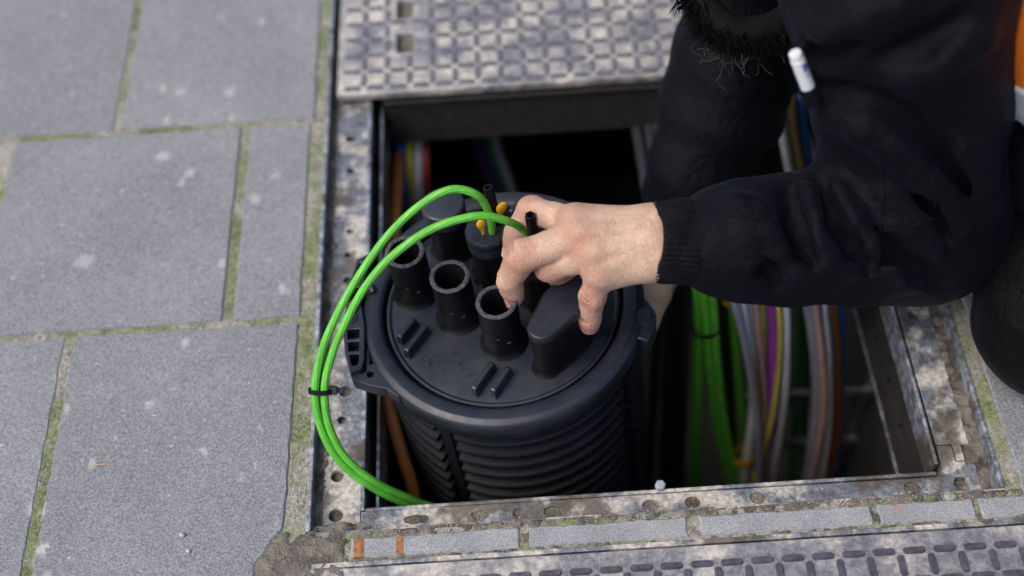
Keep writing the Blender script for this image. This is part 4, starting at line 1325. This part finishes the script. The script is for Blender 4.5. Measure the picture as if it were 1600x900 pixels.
vs = put('hi_vis_vest', vest, (255, -130, 175), (680, 400, 520), 5.5, 'hivis')
def tape(P):
    d = torso(P) - f32(9.5)
    d = smax(d, f32(271) - P[..., 0], 2)
    d = smax(d, P[..., 2] - f32(226), 2)
    return smax(d, f32(196) - P[..., 2], 2)
tp = put('reflective_tape', tape, (255, -130, 175), (700, 400, 250), 5.5, 'reflective')
vs['label'] = 'orange hi-vis vest'
def hood(P):
    c = np.array(HEAD, float)
    fz = nrm((-.62, -.08, -.78)); upv = nrm((-.78, 0, .62)); lat = np.cross(upv, fz)
    Mx = np.stack([fz, lat, upv], 1)
    d = ell(P, c - fz * 12 + upv * 2, (128, 108, 132), Mx)
    d = smin(d, cone(P, c - fz * 30 - upv * 70, (225, 125, 375), 84, 84), 40)
    inn = ell(P, c - fz * 4, (112, 94, 120), Mx)
    inn = smin(inn, cone(P, c, c + fz * 200, 84, 92), 20)
    return smax(d, -inn, 6)
put('hood', hood, (-80, -20, 270), (340, 290, 640), 6.0, 'fabric')
def legs(P):
    d = chain(P, [HIP_L, (545, 0, 200), KN_L, (600, -40, 66), (760, -20, 62)], (112, 92, 66, 58, 50), 20)
    d = smin(d, chain(P, [HIP_R, (575, 270, 205), KN_R, (620, 295, 66), (770, 290, 62)], (112, 92, 66, 58, 50), 20), 24)
    d = smin(d, cone(P, HIP_L, HIP_R, 120, 120), 30)
    d = smin(d, chain(P, [(404, -62, 100), (408, -30, 175), (450, 0, 200)], (62, 62, 70), 20), 20)
    s = np.sin(P[..., 0] * .07 + P[..., 2] * .09) * np.sin(P[..., 1] * .06 + P[..., 2] * .05)
    d = d - s * f32(2.4)
    return smax(d, f32(.4) - P[..., 2], 4)
put('trousers', legs, (290, -180, -4), (860, 400, 470), 5.0, 'trouser')
def boot(cx, cy):
    def fn(P):
        d = chain(P, [(cx, cy, 52), (cx + 55, cy, 48)], (48, 46), 10)
        d = smin(d, chain(P, [(cx + 60, cy, 70), (cx + 75, cy, 30)], (40, 34), 10), 20)
        d = smin(d, cone(P, (cx + 70, cy, 60), (cx + 60, cy, 190), 30, 26), 20) if False else d
        return smax(d, f32(1) - P[..., 2], 3)
    return fn
put('boot', boot(765, -20), (700, -90, -4), (900, 60, 130), 4, 'trouser')
put('boot', boot(775, 290), (710, 220, -4), (910, 370, 130), 4, 'trouser')

# ribbed cuffs
def cuff(p0, p1, r0, r1, name='knit_cuff'):
    p0, p1 = Vector(p0), Vector(p1)
    ax = (p1 - p0).normalized()
    u = Vector((0, 0, 1)); u = (u - ax * u.dot(ax)).normalized(); w = ax.cross(u)
    L = (p1 - p0).length
    b = MB(); v, f = [], []
    n = 216
    prof = [(-3, 6.0), (-3, 1.0), (-3, -1.2), (-1.2, -2.4), (1.0, -1.6)] + [(t, 0) for t in (3, 7, 12, 18, 24, 30, 34)]
    prof = [(-3.0, 9.0), (-3.0, 0.0), (-1.4, -1.8), (0.1, -.8)] + [(0.6 + 1.3 * math.sin(math.pi * min(1, t / L)), t) for t in np.linspace(2, L, 12)]
    for (dr, t) in prof:
        k = min(max(t / L, 0), 1)
        for i in range(n):
            a = 2 * math.pi * i / n
            r = r0 + (r1 - r0) * k + dr + (1.15 * (0.5 + .5 * math.cos(a * 46)) if t > -1.7 else 0)
            r += .5 * math.sin(a * 3 + t * .2) + .35 * math.sin(a * 7 - t * .35)
            q = p0 + ax * (t + 1.2 * math.sin(a * 2 + 1)) + u * (math.cos(a) * r) + w * (math.sin(a) * r)
            v.append(q)
    for j in range(len(prof) - 1):
        for i in range(n):
            k = (i + 1) % n
            f.append((j * n + i, j * n + k, (j + 1) * n + k, (j + 1) * n + i))
    b.add(v, f)
    return b.build(name, 'knit', person, smooth=180)
cuff((93, -68.6, 139), (133, -66.5, 132.5), 23.8, 26.5)
cuff((122, 38, -32), (136, 60, -10), 25, 27)

# fur along the hood edge, and loose fibres below it
RING = [(128, 96, 240), (136, 74, 216), (148, 58, 205), (168, 53, 201), (192, 60, 205), (212, 84, 218), (222, 125, 240), (214, 175, 270), (185, 205, 300), (150, 212, 315), (128, 190, 305), (120, 140, 275)]
ring = spline(RING + RING[:1], 12)
cen = sum((Vector(p) for p in RING), Vector()) / len(RING)
b = MB().tube(ring, 9.5, 12)
trim = b.build('fur_trim_band', 'fur', person, smooth=180)
b = MB()
for i in range(5200):
    p = Vector(random.choice(ring)) + Vector([random.gauss(0, 3) for _ in range(3)])
    d = Vector([random.gauss(0, 1) for _ in range(3)])
    d = (d.normalized() * .8 + (p - cen).normalized() * .7 + Vector((-.2, -.1, -.35))).normalized()
    L = random.uniform(5, 11)
    p = p + d * 7
    s = d.orthogonal().normalized() * random.uniform(.5, .9)
    t = d.cross(s).normalized() * s.length
    m = p + d * L * .55 + Vector((random.gauss(0, 1.2), random.gauss(0, 1.2), -1.0))
    e = p + d * L + Vector((random.gauss(0, 2), random.gauss(0, 2), -3))
    n = len(b.v)
    b.v += [tuple(p + s), tuple(p - s * .5 + t), tuple(p - s * .5 - t), tuple(m + s * .7), tuple(m - s * .35 + t * .7), tuple(m - s * .35 - t * .7), tuple(e)]
    b.f += [(n, n + 1, n + 4, n + 3), (n + 1, n + 2, n + 5, n + 4), (n + 2, n, n + 3, n + 5), (n + 3, n + 4, n + 6), (n + 4, n + 5, n + 6), (n + 5, n + 3, n + 6)]
tag(b.build('fur_trim', 'fur', person, smooth=0), kind='stuff')
b = MB()
for i in range(60):
    x = random.gauss(158, 11)
    p = Vector((x, random.uniform(44, 58), random.uniform(184, 194)))
    pts = [p]
    d = Vector((random.gauss(0, .5), random.gauss(-.1, .3), -1)).normalized()
    for k in range(6):
        d = (d + Vector([random.gauss(0, .6) for _ in range(3)])).normalized()
        pts.append(pts[-1] + d * random.uniform(2.5, 6.5))
    b.tube(spline(pts, 3), .28, 4)
tag(b.build('loose_fibre', 'hair_fibre', person, smooth=0), kind='stuff')

# marker in the sleeve pocket
p0, p1 = Vector((170.5, -33.4, 264.4)), Vector((183.3, -38.0, 234.6))
ax = (p1 - p0).normalized()
q = ax.to_track_quat('Z', 'X').to_matrix()
mk = empty('marker', tuple(p0))
tag(mk, 'white marker with blue print tucked into the sleeve pocket', 'marker')
def mpart(b, name, mat, parent):
    b.v = [tuple(p0 + q @ Vector(p)) for p in b.v]
    return b.build(name, mat, parent)
mpart(MB().lathe([(0, 0), (3.4, 0), (3.8, .5), (3.8, 4.6), (3.5, 5.2)][::-1], 28), 'cap', 'white', mk)
bd = mpart(MB().lathe([(3.6, 4.8), (4.2, 5.2), (4.2, 34), (4.2, 34.6), (0, 34.7)][::-1], 28), 'barrel', 'white', mk)
pk_ = bpy.data.objects.new('x', None); bpy.data.objects.remove(pk_)
# blue print on the barrel: a block, a line of strokes and a round emblem, facing the viewer
vd = q.transposed() @ (Vector((0, -.535, .764)) * 1000 - p0).normalized()
aM = math.atan2(vd.y, vd.x)
def decal(cells, name):
    b = MB()
    for (a0, a1, z0, z1) in cells:
        n = 4; v, f = [], []
        for i in range(n + 1):
            a = aM - 1.25 * (a0 + (a1 - a0) * i / n)
            for z in (z0, z1): v.append((4.27 * math.cos(a), 4.27 * math.sin(a), z))
        for i in range(n): f.append((2 * i, 2 * i + 2, 2 * i + 3, 2 * i + 1))
        b.add(v, [tuple(reversed(x)) for x in f])
    mpart(b, name, 'blue_ink', bd)
b = MB().lathe([(4.9, 40), (5.6, 40), (5.5, 27.4), (5.0, 26.8), (4.4, 27.0)][::-1], 28)
b.v = [tuple(p0 + q @ Vector(p)) for p in b.v]
b.build('pen_pocket', 'fabric', person)
decal([(.15, .85, 8.0, 9.4), (.35, .95, 9.2, 12.0), (.15, .55, 10.8, 12.8)], 'printed_block')
decal([(.35 + .1 * i, .39 + .1 * i, 12.8 + (i % 2) * .4, 14.4 - (i % 3) * .3) for i in range(6)], 'printed_lines')
decal([(.55 + .42 * math.cos(t) - .04, .55 + .42 * math.cos(t) + .04, 16.4 + 1.7 * math.sin(t) - .22, 16.4 + 1.7 * math.sin(t) + .22) for t in np.linspace(0, 6.28, 15)] + [(.3, .8, 16.2, 16.5), (.45, .5, 15.2, 17.6)], 'printed_emblem')

# stitched patch pocket on the sleeve
SEAM = [(220.0, -68.3, 222.1), (220.9, -69.4, 218.4), (222.0, -70.1, 214.1), (223.7, -69.5, 208.3), (226.9, -65.8, 198.6), (229.3, -63.8, 190.9), (230.7, -64.1, 186.0), (231.4, -65.6, 182.5), (231.9, -67.8, 179.7), (232.3, -70.1, 177.1), (232.2, -71.5, 174.6), (232.3, -72.6, 171.6), (232.5, -73.5, 168.4), (232.7, -74.6, 165.4), (232.7, -75.9, 162.7), (232.5, -77.6, 160.4), (232.3, -79.4, 158.2), (232.0, -81.3, 156.2), (234.5, -77.8, 146.9), (234.0, -82.6, 153.6), (235.5, -83.4, 155.0), (237.2, -83.8, 155.8), (238.9, -84.2, 156.5), (240.6, -84.5, 157.2), (242.3, -84.8, 157.8), (244.0, -85.2, 158.5), (245.7, -85.5, 159.1), (247.5, -85.7, 159.7), (249.2, -85.6, 160.5), (250.9, -85.4, 161.2), (252.7, -85.1, 161.8), (254.5, -84.7, 162.2), (256.5, -84.2, 162.5), (258.5, -83.5, 162.6), (260.6, -82.6, 162.3), (263.2, -80.9, 161.2), (271.1, -70.1, 147.8), (270.6, -69.2, 150.2), (270.1, -68.3, 152.8), (269.5, -67.5, 155.5), (261.7, -79.5, 174.6), (260.3, -80.2, 179.1), (259.1, -80.6, 183.1), (257.9, -81.0, 187.2), (257.0, -81.0, 190.5), (256.4, -80.4, 193.3), (255.6, -79.3, 195.8), (255.0, -77.9, 198.0), (254.6, -76.0, 199.6), (254.9, -73.0, 199.9), (256.4, -67.7, 197.4), (256.6, -64.9, 197.8), (256.2, -63.0, 199.5), (255.5, -61.7, 201.9)]
MB().tube(spline(SEAM, 3), .75, 6).build('pocket_seam', 'fabric', person, smooth=180)

# ------------------------------------------------------------------ small litter
def blob(name, c, r, mat, label, cat, group=None, sz=.7):
    b = MB(); rnd = random.Random(int(c[0] * 7 + c[1] * 13))
    rings, n = 5, 9
    v, f = [], []
    for i in range(rings):
        ph = -math.pi / 2 + math.pi * i / (rings - 1)
        for k in range(n):
            a = 2 * math.pi * k / n
            w = r * rnd.uniform(.82, 1.15)
            v.append((c[0] + w * math.cos(ph) * math.cos(a), c[1] + w * .8 * math.cos(ph) * math.sin(a), c[2] + w * sz * math.sin(ph)))
    for i in range(rings - 1):
        for k in range(n):
            f.append((i * n + k, i * n + (k + 1) % n, (i + 1) * n + (k + 1) % n, (i + 1) * n + k))
    b.add(v, f)
    tag(b.build(name, mat, None, smooth=60), label, cat, group)
M['pebble'] = m_plain('pale_pebble', (.55, .54, .52), .8, .3, .0006, 300)
M['grit'] = m_plain('grit', (.38, .36, .32), .9, .5, .0003, 900)
M['straw'] = m_plain('dry_straw', (.48, .38, .22), .8, .3, .0004, 300)
blob('pebble', (-234, -187.5, 1.6), 2.3, 'pebble', 'larger pale pebble lying on the front slab', 'pebble', 'pale pebbles')
blob('pebble', (-228.5, -199, 1.2), 1.7, 'pebble', 'smaller pale pebble below the larger one on the front slab', 'pebble', 'pale pebbles')
blob('pebble', (286, -194.5, .8), 4.6, 'grit', 'flat pebble in the mud by the right frame corner', 'pebble', 'pale pebbles', .35)
b = MB().tube(spline([(-306, -129.5, 1.0), (-301, -130.2, 1.5), (-294, -129.8, 1.4), (-288, -130.8, .9)], 5), .75, 6, rfn=lambda t: 1 - .5 * abs(2 * t - 1))
tag(b.build('straw_bit', 'straw', None), 'short bit of dry straw on the front slab', 'straw')
M['moss'] = m_plain('moss', (.30, .37, .12), .9, .45, .0003, 500)
JOINTS = [(-430, -158, 185.5, 191), (-430, -163, -18.5, -13.5), (-333.5, -326, 193, 384), (-222.5, -213.5, -12, 184), (-340, -333.5, -226, -20), (-163, -151, -188, 384), (326, 335.5, -200, 60)]
gr, ms = MB(), MB()
def grain(b, x, y, z, r):
    o = [(random.uniform(.6, 1.2) * r) for _ in range(6)]
    n = len(b.v)
    b.v += [(x + o[0], y, z), (x - o[1], y, z), (x, y + o[2], z), (x, y - o[3], z), (x, y, z + o[4]), (x, y, z - o[5])]
    for q in ((0, 2, 4), (2, 1, 4), (1, 3, 4), (3, 0, 4), (2, 0, 5), (1, 2, 5), (3, 1, 5), (0, 3, 5)): b.f.append(tuple(n + i for i in q))
for (x0, x1, y0, y1) in JOINTS:
    area = (x1 - x0) * (y1 - y0)
    for _ in range(int(area * .22)):
        grain(gr, random.uniform(x0, x1), random.uniform(y0, y1), -1.1, random.choice((.35, .5, .5, .8, 1.1)))
    for _ in range(int(area * .010)):
        cx, cy = random.uniform(x0, x1), random.uniform(y0, y1)
        for _ in range(random.randint(15, 50)):
            x, y = random.gauss(cx, 2.6), random.gauss(cy, 2.6)
            if x0 - .5 < x < x1 + .5 and y0 - .5 < y < y1 + .5:
                n = len(ms.v); h = random.uniform(.5, 1.7); w = random.uniform(.25, .5)
                a = random.uniform(0, 6.28); lx, ly = random.gauss(0, .5), random.gauss(0, .5)
                for k in range(3): ms.v.append((x + w * math.cos(a + 2.09 * k), y + w * math.sin(a + 2.09 * k), -1.4))
                ms.v.append((x + lx, y + ly, -1.3 + h))
                ms.f += [(n, n + 1, n + 3), (n + 1, n + 2, n + 3), (n + 2, n, n + 3)]
for _ in range(60): grain(gr, random.uniform(-190, -118), random.uniform(-225, -190), .3, random.choice((.4, .6, 1.0)))
for _ in range(260): grain(gr, random.uniform(-430, -165), random.uniform(-215, 380), .5, random.choice((.3, .45, .7)))
for _ in range(260): grain(gr, random.uniform(-110, 345), random.uniform(-197.5, -188.5), -.6, random.choice((.4, .6, 1.0)))
tag(gr.build('grit', 'grit', None, smooth=0), 'sandy grit scattered in the slab joints and on the mud', 'grit', kind='stuff')
tag(ms.build('moss', 'moss', None, smooth=0), 'tufts of green moss growing in the slab joints', 'moss', kind='stuff')
